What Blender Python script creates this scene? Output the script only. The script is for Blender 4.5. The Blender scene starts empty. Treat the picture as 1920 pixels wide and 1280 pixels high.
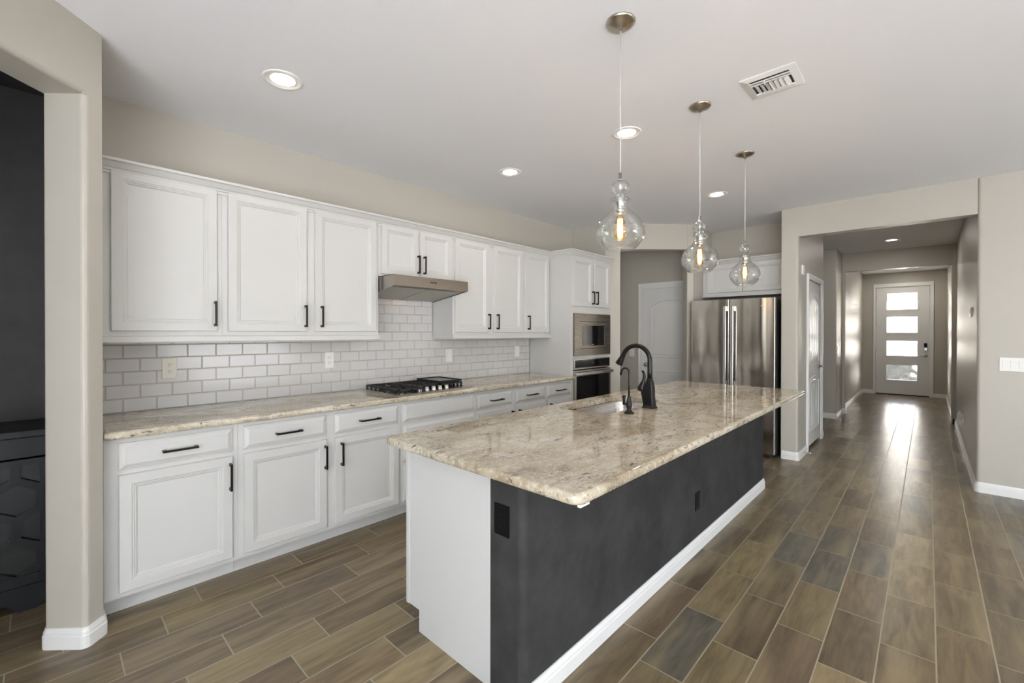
import bpy, bmesh, math, random
from mathutils import Vector, Matrix
random.seed(7)
PI = math.pi
S = bpy.context.scene
C = S.collection

# ------------------------------------------------------------------ camera
F_PX, YAW, PITCH, ROLL, CAM_H, PP = 826.588, math.radians(43.3103), -0.0047, 0.0012, 1.3879, -13.019
fw = Vector((math.cos(YAW)*math.cos(PITCH), math.sin(YAW)*math.cos(PITCH), math.sin(PITCH)))
rt = Vector((math.sin(YAW), -math.cos(YAW), 0))
up = rt.cross(fw)
rx = rt*math.cos(ROLL) + up*math.sin(ROLL)
ux = -rt*math.sin(ROLL) + up*math.cos(ROLL)
cd = bpy.data.cameras.new('camera')
cam = bpy.data.objects.new('camera', cd); C.objects.link(cam)
cd.sensor_fit = 'HORIZONTAL'; cd.sensor_width = 36.0
cd.lens = F_PX/1920*36.0
cd.shift_y = PP/1920
cd.clip_start = 0.02
cam.matrix_world = Matrix(((rx.x, ux.x, -fw.x, 0), (rx.y, ux.y, -fw.y, 0), (rx.z, ux.z, -fw.z, CAM_H), (0, 0, 0, 1)))
S.camera = cam

# ------------------------------------------------------------------ view, world, daylight
vs = S.view_settings
vs.view_transform = 'Standard'; vs.look = 'None'; vs.gamma = 1.0; vs.use_curve_mapping = False
vs.exposure = 0.10
S.cycles.max_bounces = 10; S.cycles.diffuse_bounces = 5; S.cycles.glossy_bounces = 4
S.cycles.transmission_bounces = 8; S.cycles.transparent_max_bounces = 16
S.cycles.sample_clamp_indirect = 30.0
w = bpy.data.worlds.new('daylight_sky'); S.world = w; w.use_nodes = True
nt = w.node_tree; nt.nodes.clear()
sky = nt.nodes.new('ShaderNodeTexSky'); sky.sky_type = 'NISHITA'; sky.sun_disc = False
sky.sun_elevation = math.radians(42); sky.sun_rotation = math.radians(60); sky.air_density = 1.0; sky.dust_density = 2.0
bg = nt.nodes.new('ShaderNodeBackground'); bg.inputs['Strength'].default_value = 0.45
ow = nt.nodes.new('ShaderNodeOutputWorld')
nt.links.new(sky.outputs[0], bg.inputs[0]); nt.links.new(bg.outputs[0], ow.inputs[0])

def area(name, loc, size, target, power, color=(1, 1, 1), spread=PI):
    l = bpy.data.lights.new(name, 'AREA'); l.shape = 'RECTANGLE'; l.size, l.size_y = size
    l.energy = power; l.color = color; l.spread = spread
    o = bpy.data.objects.new(name, l); C.objects.link(o); o.location = loc
    d = Vector(target) - Vector(loc)
    o.rotation_euler = d.to_track_quat('-Z', 'Y').to_euler()
    return o
# daylight entering through the living room openings behind the camera
WX, SY = -4.6, -5.2            # west and south living-room walls
area('daylight_west', (WX+.02, -2.6, 1.25), (4.2, 2.3), (-1.2, -2.6, 2.4), 190, (.955, .98, 1.0))
area('daylight_south_a', (-1.3, SY+.02, 1.25), (2.6, 2.3), (-1.3, -1.6, 2.4), 30, (.955, .98, 1.0))
area('daylight_south_b', (2.9, SY+.02, 1.25), (2.6, 2.3), (3.3, -3.6, 3.9), 125, (.955, .98, 1.0))
sun_d = bpy.data.lights.new('sun', 'SUN'); sun_d.energy = 95.0; sun_d.angle = math.radians(1)
sun = bpy.data.objects.new('sun', sun_d); C.objects.link(sun); sun.location = (16, 4, 9)
sun.rotation_euler = Vector((.75, -.15, -.52)).to_track_quat('-Z', 'Y').to_euler()

# ------------------------------------------------------------------ materials
def lin(c):
    return tuple(((v/255)/12.92 if v <= 10 else (((v/255)+.055)/1.055)**2.4) for v in c)
def M(name, col=(.8, .8, .8), rough=.5, metal=0.0, spec=.5, bump=None, coat=0.0, emit=None, estr=0.0, mottle=None):
    m = bpy.data.materials.new(name); m.use_nodes = True
    t = m.node_tree; b = t.nodes['Principled BSDF']
    b.inputs['Base Color'].default_value = (*col, 1); b.inputs['Roughness'].default_value = rough
    b.inputs['Metallic'].default_value = metal; b.inputs['Specular IOR Level'].default_value = spec
    b.inputs['Coat Weight'].default_value = coat; b.inputs['Coat Roughness'].default_value = .05
    if emit: b.inputs['Emission Color'].default_value = (*emit, 1); b.inputs['Emission Strength'].default_value = estr
    tc = t.nodes.new('ShaderNodeTexCoord')
    if mottle:                                  # (scale, amount)
        n = t.nodes.new('ShaderNodeTexNoise'); n.inputs['Scale'].default_value = mottle[0]; n.inputs['Detail'].default_value = 5
        n.inputs['Roughness'].default_value = .65
        t.links.new(tc.outputs['Object'], n.inputs['Vector'])
        r = t.nodes.new('ShaderNodeValToRGB'); a = mottle[1]
        r.color_ramp.elements[0].position = .3; r.color_ramp.elements[1].position = .7
        r.color_ramp.elements[0].color = (*[c*(1-a) for c in col], 1); r.color_ramp.elements[1].color = (*[c*(1+a) for c in col], 1)
        t.links.new(n.outputs['Fac'], r.inputs[0]); t.links.new(r.outputs[0], b.inputs['Base Color'])
    if bump:                                    # (scale, strength, distance, stretch)
        n = t.nodes.new('ShaderNodeTexNoise'); n.inputs['Scale'].default_value = bump[0]; n.inputs['Detail'].default_value = 3
        mp = t.nodes.new('ShaderNodeMapping'); mp.inputs['Scale'].default_value = bump[3] if len(bump) > 3 else (1, 1, 1)
        t.links.new(tc.outputs['Object'], mp.inputs[0]); t.links.new(mp.outputs[0], n.inputs['Vector'])
        bp = t.nodes.new('ShaderNodeBump'); bp.inputs['Strength'].default_value = bump[1]; bp.inputs['Distance'].default_value = bump[2]
        t.links.new(n.outputs['Fac'], bp.inputs['Height']); t.links.new(bp.outputs[0], b.inputs['Normal'])
    return m

class NG:
    """tiny helper for shader node math"""
    def __init__(s, mat): s.t = mat.node_tree
    def n(s, kind, **kw):
        nd = s.t.nodes.new(kind)
        for k, v in kw.items(): setattr(nd, k, v)
        return nd
    def put(s, sock, v):
        if hasattr(v, 'node') or hasattr(v, 'is_output'): s.t.links.new(v, sock)
        else: sock.default_value = v
    def m(s, op, a, b=None, c=None):
        nd = s.n('ShaderNodeMath', operation=op); s.put(nd.inputs[0], a)
        if b is not None: s.put(nd.inputs[1], b)
        if c is not None: s.put(nd.inputs[2], c)
        return nd.outputs[0]
    def ramp(s, fac, stops, interp='LINEAR'):
        nd = s.n('ShaderNodeValToRGB'); cr = nd.color_ramp; cr.interpolation = interp
        while len(cr.elements) < len(stops): cr.elements.new(.5)
        for e, (p, col) in zip(cr.elements, stops):
            e.position = p; e.color = (*col, 1) if len(col) == 3 else col
        s.put(nd.inputs[0], fac); return nd.outputs[0]
    def noise(s, vec, scale, detail=4, rough=.55, dist=0.0):
        nd = s.n('ShaderNodeTexNoise'); s.put(nd.inputs['Vector'], vec)
        nd.inputs['Scale'].default_value = scale; nd.inputs['Detail'].default_value = detail
        nd.inputs['Roughness'].default_value = rough; nd.inputs['Distortion'].default_value = dist
        return nd.outputs['Fac']
    def comb(s, x, y, z):
        nd = s.n('ShaderNodeCombineXYZ'); s.put(nd.inputs[0], x); s.put(nd.inputs[1], y); s.put(nd.inputs[2], z); return nd.outputs[0]
    def mix(s, fac, a, b, bt='MIX'):
        nd = s.n('ShaderNodeMix', data_type='RGBA', blend_type=bt)
        s.put(nd.inputs[0], fac); s.put(nd.inputs[6], a); s.put(nd.inputs[7], b); return nd.outputs[2]

def floor_material():
    m = M('wood_look_tile', rough=.28); g = NG(m); b = m.node_tree.nodes['Principled BSDF']
    tc = g.n('ShaderNodeTexCoord'); sp = g.n('ShaderNodeSeparateXYZ'); m.node_tree.links.new(tc.outputs['Object'], sp.inputs[0])
    x, y = sp.outputs[0], sp.outputs[1]
    W, L = .18345, .5032
    v = g.m('DIVIDE', g.m('SUBTRACT', y, .885), W)
    row = g.m('FLOOR', v); fy = g.m('FRACT', v)
    off = g.m('ADD', g.m('MULTIPLY', g.m('ADD', row, 1.0), .1677), .221)
    u = g.m('DIVIDE', g.m('SUBTRACT', x, off), L)
    col = g.m('FLOOR', u); fx = g.m('FRACT', u)
    dx = g.m('MULTIPLY', g.m('MINIMUM', fx, g.m('SUBTRACT', 1.0, fx)), L)
    dy = g.m('MULTIPLY', g.m('MINIMUM', fy, g.m('SUBTRACT', 1.0, fy)), W)
    d = g.m('MINIMUM', dx, dy)
    grout = g.n('ShaderNodeMapRange'); grout.interpolation_type = 'SMOOTHSTEP'
    g.put(grout.inputs[0], d); grout.inputs[1].default_value = .0023; grout.inputs[2].default_value = .0032
    gm = grout.outputs[0]
    wn = g.n('ShaderNodeTexWhiteNoise', noise_dimensions='2D'); g.put(wn.inputs['Vector'], g.comb(col, row, 0.0))
    rv = wn.outputs['Value']; sc = g.n('ShaderNodeSeparateColor'); g.put(sc.inputs[0], wn.outputs['Color']); r2, r3 = sc.outputs[1], sc.outputs[2]
    base = g.ramp(rv, [(0, (.215, .160, .090)), (.17, (.165, .148, .112)), (.27, (.200, .148, .090)), (.40, (.300, .232, .126)),
                       (.52, (.180, .130, .080)), (.66, (.235, .180, .104)), (.80, (.205, .156, .094)), (.92, (.275, .212, .118))], 'CONSTANT')
    # grain: stretched along the plank, shifted per tile
    gv = g.comb(g.m('ADD', g.m('MULTIPLY', x, 2.2), g.m('MULTIPLY', r2, 37.0)), g.m('ADD', g.m('MULTIPLY', y, 17.0), g.m('MULTIPLY', r3, 23.0)), rv)
    gr = g.noise(gv, 1.6, 4, .58, .8)
    fine = g.noise(g.comb(g.m('ADD', g.m('MULTIPLY', x, 7.0), g.m('MULTIPLY', r2, 11.0)), g.m('MULTIPLY', y, 130.0), rv), 1.0, 3, .6)
    # cathedral figure on some tiles
    n1 = g.noise(g.comb(g.m('ADD', g.m('MULTIPLY', x, 2.6), g.m('MULTIPLY', r2, 31.0)), g.m('ADD', g.m('MULTIPLY', y, 9.0), g.m('MULTIPLY', r3, 17.0)), rv), 1.0, 1.5, .45)
    fig = g.m('MULTIPLY', g.m('SINE', g.m('MULTIPLY', n1, 26.0)), g.m('MULTIPLY', g.m('GREATER_THAN', r3, .45), .40))
    tone = g.m('ADD', g.m('ADD', .98, g.m('MULTIPLY', g.m('SUBTRACT', gr, .5), 1.5)), g.m('ADD', g.m('MULTIPLY', g.m('SUBTRACT', fine, .5), .22), g.m('MULTIPLY', fig, .22)))
    tone = g.m('MULTIPLY', tone, g.m('ADD', .66, g.m('MULTIPLY', r2, .28)))
    tone = g.m('MAXIMUM', tone, .38)
    wood = g.mix(1.0, base, g.comb(tone, tone, tone), 'MULTIPLY')
    patch = g.noise(gv, .55, 2)
    wood = g.mix(g.m('MULTIPLY', g.m('GREATER_THAN', patch, .5), g.m('MULTIPLY', g.m('SUBTRACT', patch, .5), 3.2)), wood, (.33, .262, .15, 1))
    colr = g.mix(gm, (.37, .32, .23, 1), wood)
    g.put(b.inputs['Base Color'], colr)
    g.put(b.inputs['Roughness'], g.m('ADD', .29, g.m('MULTIPLY', g.m('SUBTRACT', 1.0, gm), .3)))
    rip = g.noise(g.comb(g.m('ADD', g.m('MULTIPLY', x, 13.0), g.m('MULTIPLY', y, g.m('MULTIPLY', g.m('SUBTRACT', r2, .5), 30.0))), g.m('MULTIPLY', y, 7.0), rv), 1.0, 1, .4, .3)
    hgt = g.m('ADD', g.m('MULTIPLY', gm, .30), g.m('MULTIPLY', rip, .9))
    bp = g.n('ShaderNodeBump'); bp.inputs['Strength'].default_value = .5; bp.inputs['Distance'].default_value = .0024
    g.put(bp.inputs['Height'], hgt); g.put(b.inputs['Normal'], bp.outputs[0])
    return m

def granite_material():
    m = M('granite', rough=.045); g = NG(m); b = m.node_tree.nodes['Principled BSDF']
    tc = g.n('ShaderNodeTexCoord'); v = tc.outputs['Object']
    sp = g.n('ShaderNodeSeparateXYZ'); m.node_tree.links.new(v, sp.inputs[0])
    # the stone's figure drifts along the slab
    dv = g.comb(g.m('MULTIPLY', sp.outputs[0], .55), sp.outputs[1], sp.outputs[2])
    big = g.noise(dv, 3.0, 6, .62, 1.0)
    col = g.ramp(big, [(.32, (.27, .215, .15)), (.42, (.455, .39, .29)), (.53, (.57, .515, .415)), (.68, (.68, .645, .56))])
    med = g.noise(dv, 20, 5, .66, .8)
    col = g.mix(g.m('MULTIPLY', g.ramp(med, [(.50, (0, 0, 0)), (.62, (1, 1, 1))]), .60), col, (.335, .275, .205, 1))
    hi = g.noise(v, 70, 4, .65)
    col = g.mix(g.m('MULTIPLY', g.ramp(hi, [(.54, (0, 0, 0)), (.62, (1, 1, 1))]), .55), col, (.80, .775, .72, 1))
    wht = g.noise(dv, 9, 3, .5, .5)
    col = g.mix(g.m('MULTIPLY', g.ramp(wht, [(.58, (0, 0, 0)), (.70, (1, 1, 1))]), .5), col, (.76, .735, .68, 1))
    dk = g.noise(g.comb(g.m('MULTIPLY', sp.outputs[0], .40), sp.outputs[1], sp.outputs[2]), 62, 5, .70, .6)
    dmask = g.m('MULTIPLY', g.ramp(dk, [(.565, (0, 0, 0)), (.605, (1, 1, 1))]), g.ramp(g.noise(dv, 9, 4, .6), [(.40, (0, 0, 0)), (.58, (1, 1, 1))]))
    col = g.mix(g.m('MULTIPLY', dmask, .9), col, (.075, .058, .045, 1))
    rust = g.noise(dv, 4.2, 4, .6, .6)
    col = g.mix(g.m('MULTIPLY', g.ramp(rust, [(.62, (0, 0, 0)), (.74, (1, 1, 1))]), .5), col, (.30, .20, .10, 1))
    col = g.mix(1.0, col, (.90, .88, .835, 1), 'MULTIPLY')
    b.inputs['Specular IOR Level'].default_value = .75
    g.put(b.inputs['Base Color'], col)
    return m

def steel_material(name, col=(.50, .475, .445), rough=.24, axis='z', wave=.0):
    m = M(name, col, rough, 1.0); g = NG(m); b = m.node_tree.nodes['Principled BSDF']
    tc = g.n('ShaderNodeTexCoord'); mp = g.n('ShaderNodeMapping')
    mp.inputs['Scale'].default_value = {'z': (260, 260, 1.2), 'x': (1.2, 260, 260), 'y': (260, 1.2, 260)}[axis]
    m.node_tree.links.new(tc.outputs['Object'], mp.inputs[0])
    f = g.noise(mp.outputs[0], 1.0, 2)
    g.put(b.inputs['Roughness'], g.m('ADD', rough-.05, g.m('MULTIPLY', f, .10)))
    b.inputs['Anisotropic'].default_value = .5
    if wave:
        mp2 = g.n('ShaderNodeMapping'); mp2.inputs['Scale'].default_value = (3.0, 4.0, .35)
        m.node_tree.links.new(tc.outputs['Object'], mp2.inputs[0])
        f2 = g.noise(mp2.outputs[0], 1.3, 1)
        bp = g.n('ShaderNodeBump'); bp.inputs['Strength'].default_value = 1.0; bp.inputs['Distance'].default_value = wave
        g.put(bp.inputs['Height'], f2); g.put(b.inputs['Normal'], bp.outputs[0])
    return m

def thin_glass(name, tint=(.985, .99, .985), edge=(.88, .90, .90), ior=1.5, gloss=1.0, rough=.0, gmax=.35):
    m = bpy.data.materials.new(name); m.use_nodes = True; t = m.node_tree; t.nodes.clear(); g = NG(m)
    o = g.n('ShaderNodeOutputMaterial')
    lw = g.n('ShaderNodeLayerWeight'); lw.inputs['Blend'].default_value = .5
    f3 = g.m('POWER', lw.outputs['Facing'], 5.0)
    tr = g.n('ShaderNodeBsdfTransparent'); g.put(tr.inputs[0], g.mix(f3, (*tint, 1), (*edge, 1)))
    gl = g.n('ShaderNodeBsdfGlossy'); gl.inputs['Roughness'].default_value = rough
    fr = g.n('ShaderNodeFresnel'); fr.inputs['IOR'].default_value = ior
    mx = g.n('ShaderNodeMixShader'); g.put(mx.inputs[0], g.m('MINIMUM', g.m('MULTIPLY', fr.outputs[0], gloss), gmax))
    t.links.new(tr.outputs[0], mx.inputs[1]); t.links.new(gl.outputs[0], mx.inputs[2]); t.links.new(mx.outputs[0], o.inputs[0])
    return m

def frosted_glass(name):
    m = bpy.data.materials.new(name); m.use_nodes = True; t = m.node_tree; t.nodes.clear(); g = NG(m)
    o = g.n('ShaderNodeOutputMaterial'); tc = g.n('ShaderNodeTexCoord')
    rf = g.n('ShaderNodeBsdfRefraction'); rf.inputs['Roughness'].default_value = .20; rf.inputs['IOR'].default_value = 1.06
    tl = g.n('ShaderNodeBsdfTranslucent'); tl.inputs[0].default_value = (.93, .93, .91, 1)
    tr = g.n('ShaderNodeBsdfTransparent')
    bp = g.n('ShaderNodeBump'); bp.inputs['Strength'].default_value = .7; bp.inputs['Distance'].default_value = .004
    g.put(bp.inputs['Height'], g.noise(tc.outputs['Object'], 45, 2)); t.links.new(bp.outputs[0], rf.inputs['Normal'])
    m1 = g.n('ShaderNodeMixShader'); m1.inputs[0].default_value = .07
    t.links.new(rf.outputs[0], m1.inputs[1]); t.links.new(tl.outputs[0], m1.inputs[2])
    m2 = g.n('ShaderNodeMixShader'); m2.inputs[0].default_value = .25
    t.links.new(m1.outputs[0], m2.inputs[1]); t.links.new(tr.outputs[0], m2.inputs[2])
    t.links.new(m2.outputs[0], o.inputs[0])
    return m

WALL = M('greige_wall_paint', (.495, .468, .415), .45, spec=.45, bump=(140, .10, .002))
CEIL = M('ceiling_paint', (.86, .862, .89), .8, spec=.2, bump=(120, .12, .002))
TRIM = M('white_trim_paint', (.80, .80, .785), .35)
CAB = M('white_cabinet_paint', (.60, .597, .585), .36)
DOORW = M('white_door_paint', (.76, .76, .76), .30, bump=(60, .05, .001, (1, 1, .05)))
DARKW = M('charcoal_wall_paint', (.046, .0455, .046), .7, spec=.12, mottle=(5, .28), bump=(150, .08, .002))
DARKN = M('charcoal_niche_paint', (.045, .044, .046), .6, mottle=(4, .25), bump=(150, .08, .002))
BLACKM = M('black_metal', (.018, .016, .014), .35, .6)
BRONZE = M('bronze_edge_black', (.02, .017, .014), .32, .7)
FAUC = M('matte_black_faucet', (.011, .010, .011), .30, .2, spec=.4)
BLACKP = M('black_plastic', (.006, .006, .007), .35, spec=.25)
IRON = M('cast_iron', (.016, .016, .017), .55, bump=(300, .15, .001))
BGLASS = M('black_oven_glass', (.008, .008, .009), .06, spec=.3)
GLOSSB = M('black_lacquer', (.010, .011, .014), .38, spec=.35)
STEEL = steel_material('brushed_steel', (.46, .43, .40), .22, 'x')
FRST = steel_material('fridge_steel', (.50, .465, .42), .17, 'z', wave=.026)
DSTEEL = steel_material('dark_steel', (.19, .17, .148), .28, 'x')
HANDLE = M('satin_steel', (.66, .66, .66), .22, 1.0)
SINKST = steel_material('sink_steel', (.55, .53, .50), .28, 'x')
NICKEL = M('brushed_nickel', (.50, .45, .38), .28, 1.0, bump=(4, .3, .001, (60, 1, 1)))
CHROME = M('chrome', (.80, .79, .77), .10, 1.0)
FSIDE = M('fridge_side_grey', (.030, .031, .033), .4)
PLAST = M('white_plastic', (.78, .77, .74), .3)
ALMOND = M('almond_plastic', (.66, .63, .55), .3)
SLOT = M('dark_slot', (.02, .02, .02), .6)
GROUT = M('tile_grout', (.47, .43, .36), .8)
TILE = M('white_glazed_tile', (.60, .59, .59), .12, mottle=(3, .03))
GRAN = granite_material()
FLOOR = floor_material()
GLASS = thin_glass('pendant_glass')
CABGL = M('smoked_glass', (.012, .014, .014), .06)
BULBG = thin_glass('bulb_glass', (1.0, .84, .58), (.85, .55, .25))
FROST = frosted_glass('rain_glass')
FILA = M('glowing_filament', (1, .7, .35), .5, emit=(1.0, .55, .20), estr=20)
LAMPD = M('glowing_lens', (1, 1, 1), .5, emit=(1.0, .90, .76), estr=14)
BAFFLE = M('white_baffle', (.80, .77, .72), .4)
CABLE = M('clear_cable', (.55, .54, .52), .25, spec=.6)
WOODU = M('raw_wood_edge', (.42, .31, .19), .6, mottle=(20, .2))
LEAF = M('hedge_leaf', (.022, .036, .014), .6, mottle=(8, .4))
STUC = M('tan_stucco', (.80, .74, .66), .9, bump=(40, .3, .01))
PAVE = M('concrete_paving', (.70, .69, .66), .9, mottle=(3, .1))
FLIT = M('dark_display', (.02, .025, .03), .1)

# ------------------------------------------------------------------ mesh helpers
class MB:
    def __init__(s): s.bm = bmesh.new(); s.smooth = []
    def face(s, pts, mi=0, smooth=False):
        vs_ = [s.bm.verts.new(p) for p in pts]
        f = s.bm.faces.new(vs_); f.material_index = mi; f.smooth = smooth; return f
    def box(s, x0, x1, y0, y1, z0, z1, mi=0, bev=0, seg=2):
        b = bmesh.new()
        bmesh.ops.create_cube(b, size=1)
        for v in b.verts:
            v.co = ((x0+x1)/2+v.co.x*abs(x1-x0), (y0+y1)/2+v.co.y*abs(y1-y0), (z0+z1)/2+v.co.z*abs(z1-z0))
        if bev: bmesh.ops.bevel(b, geom=list(b.edges), offset=bev, segments=seg, affect='EDGES', profile=.5)
        s.merge(b, mi); return s
    def merge(s, b, mi=0, mat=None, smooth=None):
        if mat is not None: bmesh.ops.transform(b, matrix=mat, verts=b.verts)
        mp = {}
        for v in b.verts: mp[v] = s.bm.verts.new(v.co)
        for f in b.faces:
            try: nf = s.bm.faces.new([mp[v] for v in f.verts])
            except ValueError: continue
            nf.material_index = mi; nf.smooth = f.smooth if smooth is None else smooth
        b.free(); return s
    def prism(s, pts, a0, a1, axis='z', mi=0, bev=0, seg=2, vbev=None, vseg=4):
        """pts: 2-d polygon; axis: extrusion axis. vbev: {corner index: radius} rounds corners of the polygon"""
        if vbev: pts = round_poly(pts, vbev, vseg)
        def P(p, a):
            return {'z': (p[0], p[1], a), 'y': (p[0], a, p[1]), 'x': (a, p[0], p[1])}[axis]
        b = bmesh.new()
        lo = [b.verts.new(P(p, a0)) for p in pts]; hi = [b.verts.new(P(p, a1)) for p in pts]
        n = len(pts)
        b.faces.new(lo[::-1]); b.faces.new(hi)
        for i in range(n): b.faces.new((lo[i], lo[(i+1) % n], hi[(i+1) % n], hi[i]))
        bmesh.ops.recalc_face_normals(b, faces=b.faces)
        if bev: bmesh.ops.bevel(b, geom=list(b.edges), offset=bev, segments=seg, affect='EDGES', profile=.5)
        s.merge(b, mi); return s
    def lathe(s, prof, cx, cy, n=32, mi=0, smooth=True, axis='z', cz=0):
        """prof: (r, z) list along axis"""
        rings = []
        for r, z in prof:
            if r < 1e-6:
                rings.append([s.bm.verts.new(axp(0, 0, z, cx, cy, cz, axis))]); continue
            rings.append([s.bm.verts.new(axp(r*math.cos(2*PI*i/n), r*math.sin(2*PI*i/n), z, cx, cy, cz, axis)) for i in range(n)])
        for a, b_ in zip(rings, rings[1:]):
            for i in range(n):
                j = (i+1) % n
                q = [a[i % len(a)], a[j % len(a)], b_[j % len(b_)], b_[i % len(b_)]]
                u = []
                for k in q:
                    if k not in u: u.append(k)
                if len(u) > 2:
                    try: f = s.bm.faces.new(u); f.smooth = smooth; f.material_index = mi
                    except ValueError: pass
        return s
    def tube(s, pts, rad, n=12, mi=0, caps=True, square=False, smooth=True):
        """swept tube; rad number or list"""
        pts = [Vector(p) for p in pts]; m_ = len(pts)
        rad = [rad]*m_ if not isinstance(rad, (list, tuple)) else rad
        tang = []
        for i in range(m_):
            t = (pts[min(i+1, m_-1)] - pts[max(i-1, 0)]); tang.append(t.normalized())
        ref = Vector((0, 0, 1)) if abs(tang[0].z) < .9 else Vector((1, 0, 0))
        nrm = tang[0].cross(ref).normalized(); rings = []
        for i in range(m_):
            nrm = (nrm - tang[i]*nrm.dot(tang[i])).normalized(); bn = tang[i].cross(nrm)
            k = 4 if square else n; ring = []
            for j in range(k):
                a = 2*PI*j/k + (PI/4 if square else 0)
                ring.append(s.bm.verts.new(pts[i] + (nrm*math.cos(a) + bn*math.sin(a))*rad[i]*(1.414 if square else 1)))
            rings.append(ring)
        for a, b_ in zip(rings, rings[1:]):
            k = len(a)
            for j in range(k):
                f = s.bm.faces.new((a[j], a[(j+1) % k], b_[(j+1) % k], b_[j])); f.smooth = smooth and not square; f.material_index = mi
        if caps:
            f = s.bm.faces.new(rings[0][::-1]); f.material_index = mi
            f = s.bm.faces.new(rings[-1]); f.material_index = mi
        return s
    def loft(s, loops, mi=0, cap0=False, cap1=False, smooth=False):
        rings = [[s.bm.verts.new(p) for p in lp] for lp in loops]
        for a, b_ in zip(rings, rings[1:]):
            k = len(a)
            for j in range(k):
                f = s.bm.faces.new((a[j], a[(j+1) % k], b_[(j+1) % k], b_[j])); f.smooth = smooth; f.material_index = mi
        if cap0: f = s.bm.faces.new(rings[0][::-1]); f.material_index = mi
        if cap1: f = s.bm.faces.new(rings[-1]); f.material_index = mi
        return rings
    def holed(s, outer, inner, z, mi=0, flip=False):
        """flat face with a hole"""
        b = bmesh.new()
        def loop(l):
            vv = [b.verts.new((p[0], p[1], z)) for p in l]
            for i in range(len(vv)): b.edges.new((vv[i], vv[(i+1) % len(vv)]))
        loop(outer); loop(inner)
        bmesh.ops.triangle_fill(b, use_beauty=True, edges=list(b.edges), normal=(0, 0, -1 if flip else 1))
        for f in b.faces:
            if (f.normal.z < 0) != flip: f.normal_flip()
        s.merge(b, mi); return s
    def panel(s, x0, x1, z0, z1, prof, mi=0, arch=None):
        """rectangular loft in local (s,t,d): prof = [(inset, depth)...]; d is written as -y from 0"""
        loops = []
        for ins, d in prof:
            loops.append([(x0+ins, -d, z0+ins), (x1-ins, -d, z0+ins), (x1-ins, -d, z1-ins), (x0+ins, -d, z1-ins)])
        s.loft(loops, mi, cap0=True, cap1=True); return s

def axp(a, b, z, cx, cy, cz, axis):
    if axis == 'z': return (cx+a, cy+b, cz+z)
    if axis == 'y': return (cx+a, cy+z, cz+b)
    return (cx+z, cy+a, cz+b)

def round_poly(pts, rad, seg=4):
    out = []; n = len(pts)
    for i, p in enumerate(pts):
        r = rad.get(i, 0) if isinstance(rad, dict) else rad
        if not r: out.append(p); continue
        p = Vector(p).to_2d(); a = (Vector(pts[i-1]).to_2d()-p).normalized(); c = (Vector(pts[(i+1) % n]).to_2d()-p).normalized()
        ang = a.angle(c); t = r/math.tan(ang/2); ctr = p + (a+c).normalized()*(r/math.sin(ang/2))
        s0 = p+a*t-ctr; s1 = p+c*t-ctr; a0 = math.atan2(s0.y, s0.x); a1 = math.atan2(s1.y, s1.x)
        d = (a1-a0+PI) % (2*PI)-PI
        for k in range(seg+1):
            q = a0+d*k/seg; out.append((ctr.x+r*math.cos(q), ctr.y+r*math.sin(q)))
    return out

def rrect(x0, x1, y0, y1, r, seg=6):
    return round_poly([(x0, y0), (x1, y0), (x1, y1), (x0, y1)], max(r, 1e-4), seg)

def build(name, mb, mats, parent=None, xf=None, recalc=True):
    """one mesh object; geometry is written in world space (xf maps local to world) and stored relative to the thing's base"""
    bm = mb.bm if isinstance(mb, MB) else mb
    if xf is not None: bmesh.ops.transform(bm, matrix=xf, verts=bm.verts)
    root = parent
    while root is not None and root.parent is not None: root = root.parent
    if root is not None: bmesh.ops.translate(bm, vec=-root.location, verts=bm.verts)
    if recalc: bmesh.ops.recalc_face_normals(bm, faces=bm.faces)
    me = bpy.data.meshes.new(name); bm.to_mesh(me); bm.free()
    for m in (mats if isinstance(mats, (list, tuple)) else [mats]): me.materials.append(m)
    o = bpy.data.objects.new(name, me); C.objects.link(o)
    if parent is not None: o.parent = parent
    return o
def thing(name, label, cat, loc, group=None):
    o = bpy.data.objects.new(name, None); C.objects.link(o); o.location = loc; o.empty_display_size = .05
    return tag(o, label, cat, group)
def tag(o, label, cat, group=None):
    o['label'] = label; o['category'] = cat
    if group: o['group'] = group
    return o
def struct(name, mb, mats, label=None, cat=None, **kw):
    o = build(name, mb, mats, **kw); o['kind'] = 'structure'
    if label: o['label'] = label
    o['category'] = cat or name.split('_')[0]
    return o
def copy_tree(o, parent=None):
    c = o.copy(); C.objects.link(c)
    if parent is not None: c.parent = parent
    for ch in list(o.children): copy_tree(ch, c)
    return c
# local frame (s, d->-y, t) placed on faces: looking -Y (kitchen wall), looking -X (far wall)
def on_y(y): return Matrix.Translation((0, y, 0))
def on_x(x): return Matrix(((0, 1, 0, x), (1, 0, 0, 0), (0, 0, 1, 0), (0, 0, 0, 1)))      # local x -> world y, local -y -> world -x

# ------------------------------------------------------------------ key dimensions
H = 2.743; KY = 3.447; HX = 5.60; HO = 2.43
YL, YR = 1.02, -.315                       # hall side walls

# ------------------------------------------------------------------ setting
mb = MB(); mb.box(WX-.1, 13.35, SY-.1, 4.6, -.12, 0); struct('floor', mb, FLOOR, 'wood-look plank tile floor', 'floor')
mb = MB(); mb.box(WX, -.9, SY, 1.0, 0, .012); struct('floor_bounce', mb, M('bounce_carpet', (.635, .645, .665), .95, bump=(300, .3, .003)), 'unseen pale carpet added behind the camera to bounce sun upward', 'carpet')  # carpet added out of view to bounce sun onto the ceiling
mb = MB(); mb.box(WX-.1, 13.35, SY-.1, 4.6, H, H+.12); struct('ceiling', mb, CEIL, 'smooth white ceiling', 'ceiling')

mb = MB(); mb.box(.183, 4.80, KY, KY+.16, 0, H); struct('wall_left', mb, WALL, 'greige kitchen wall behind the white cabinets', 'wall')

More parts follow.
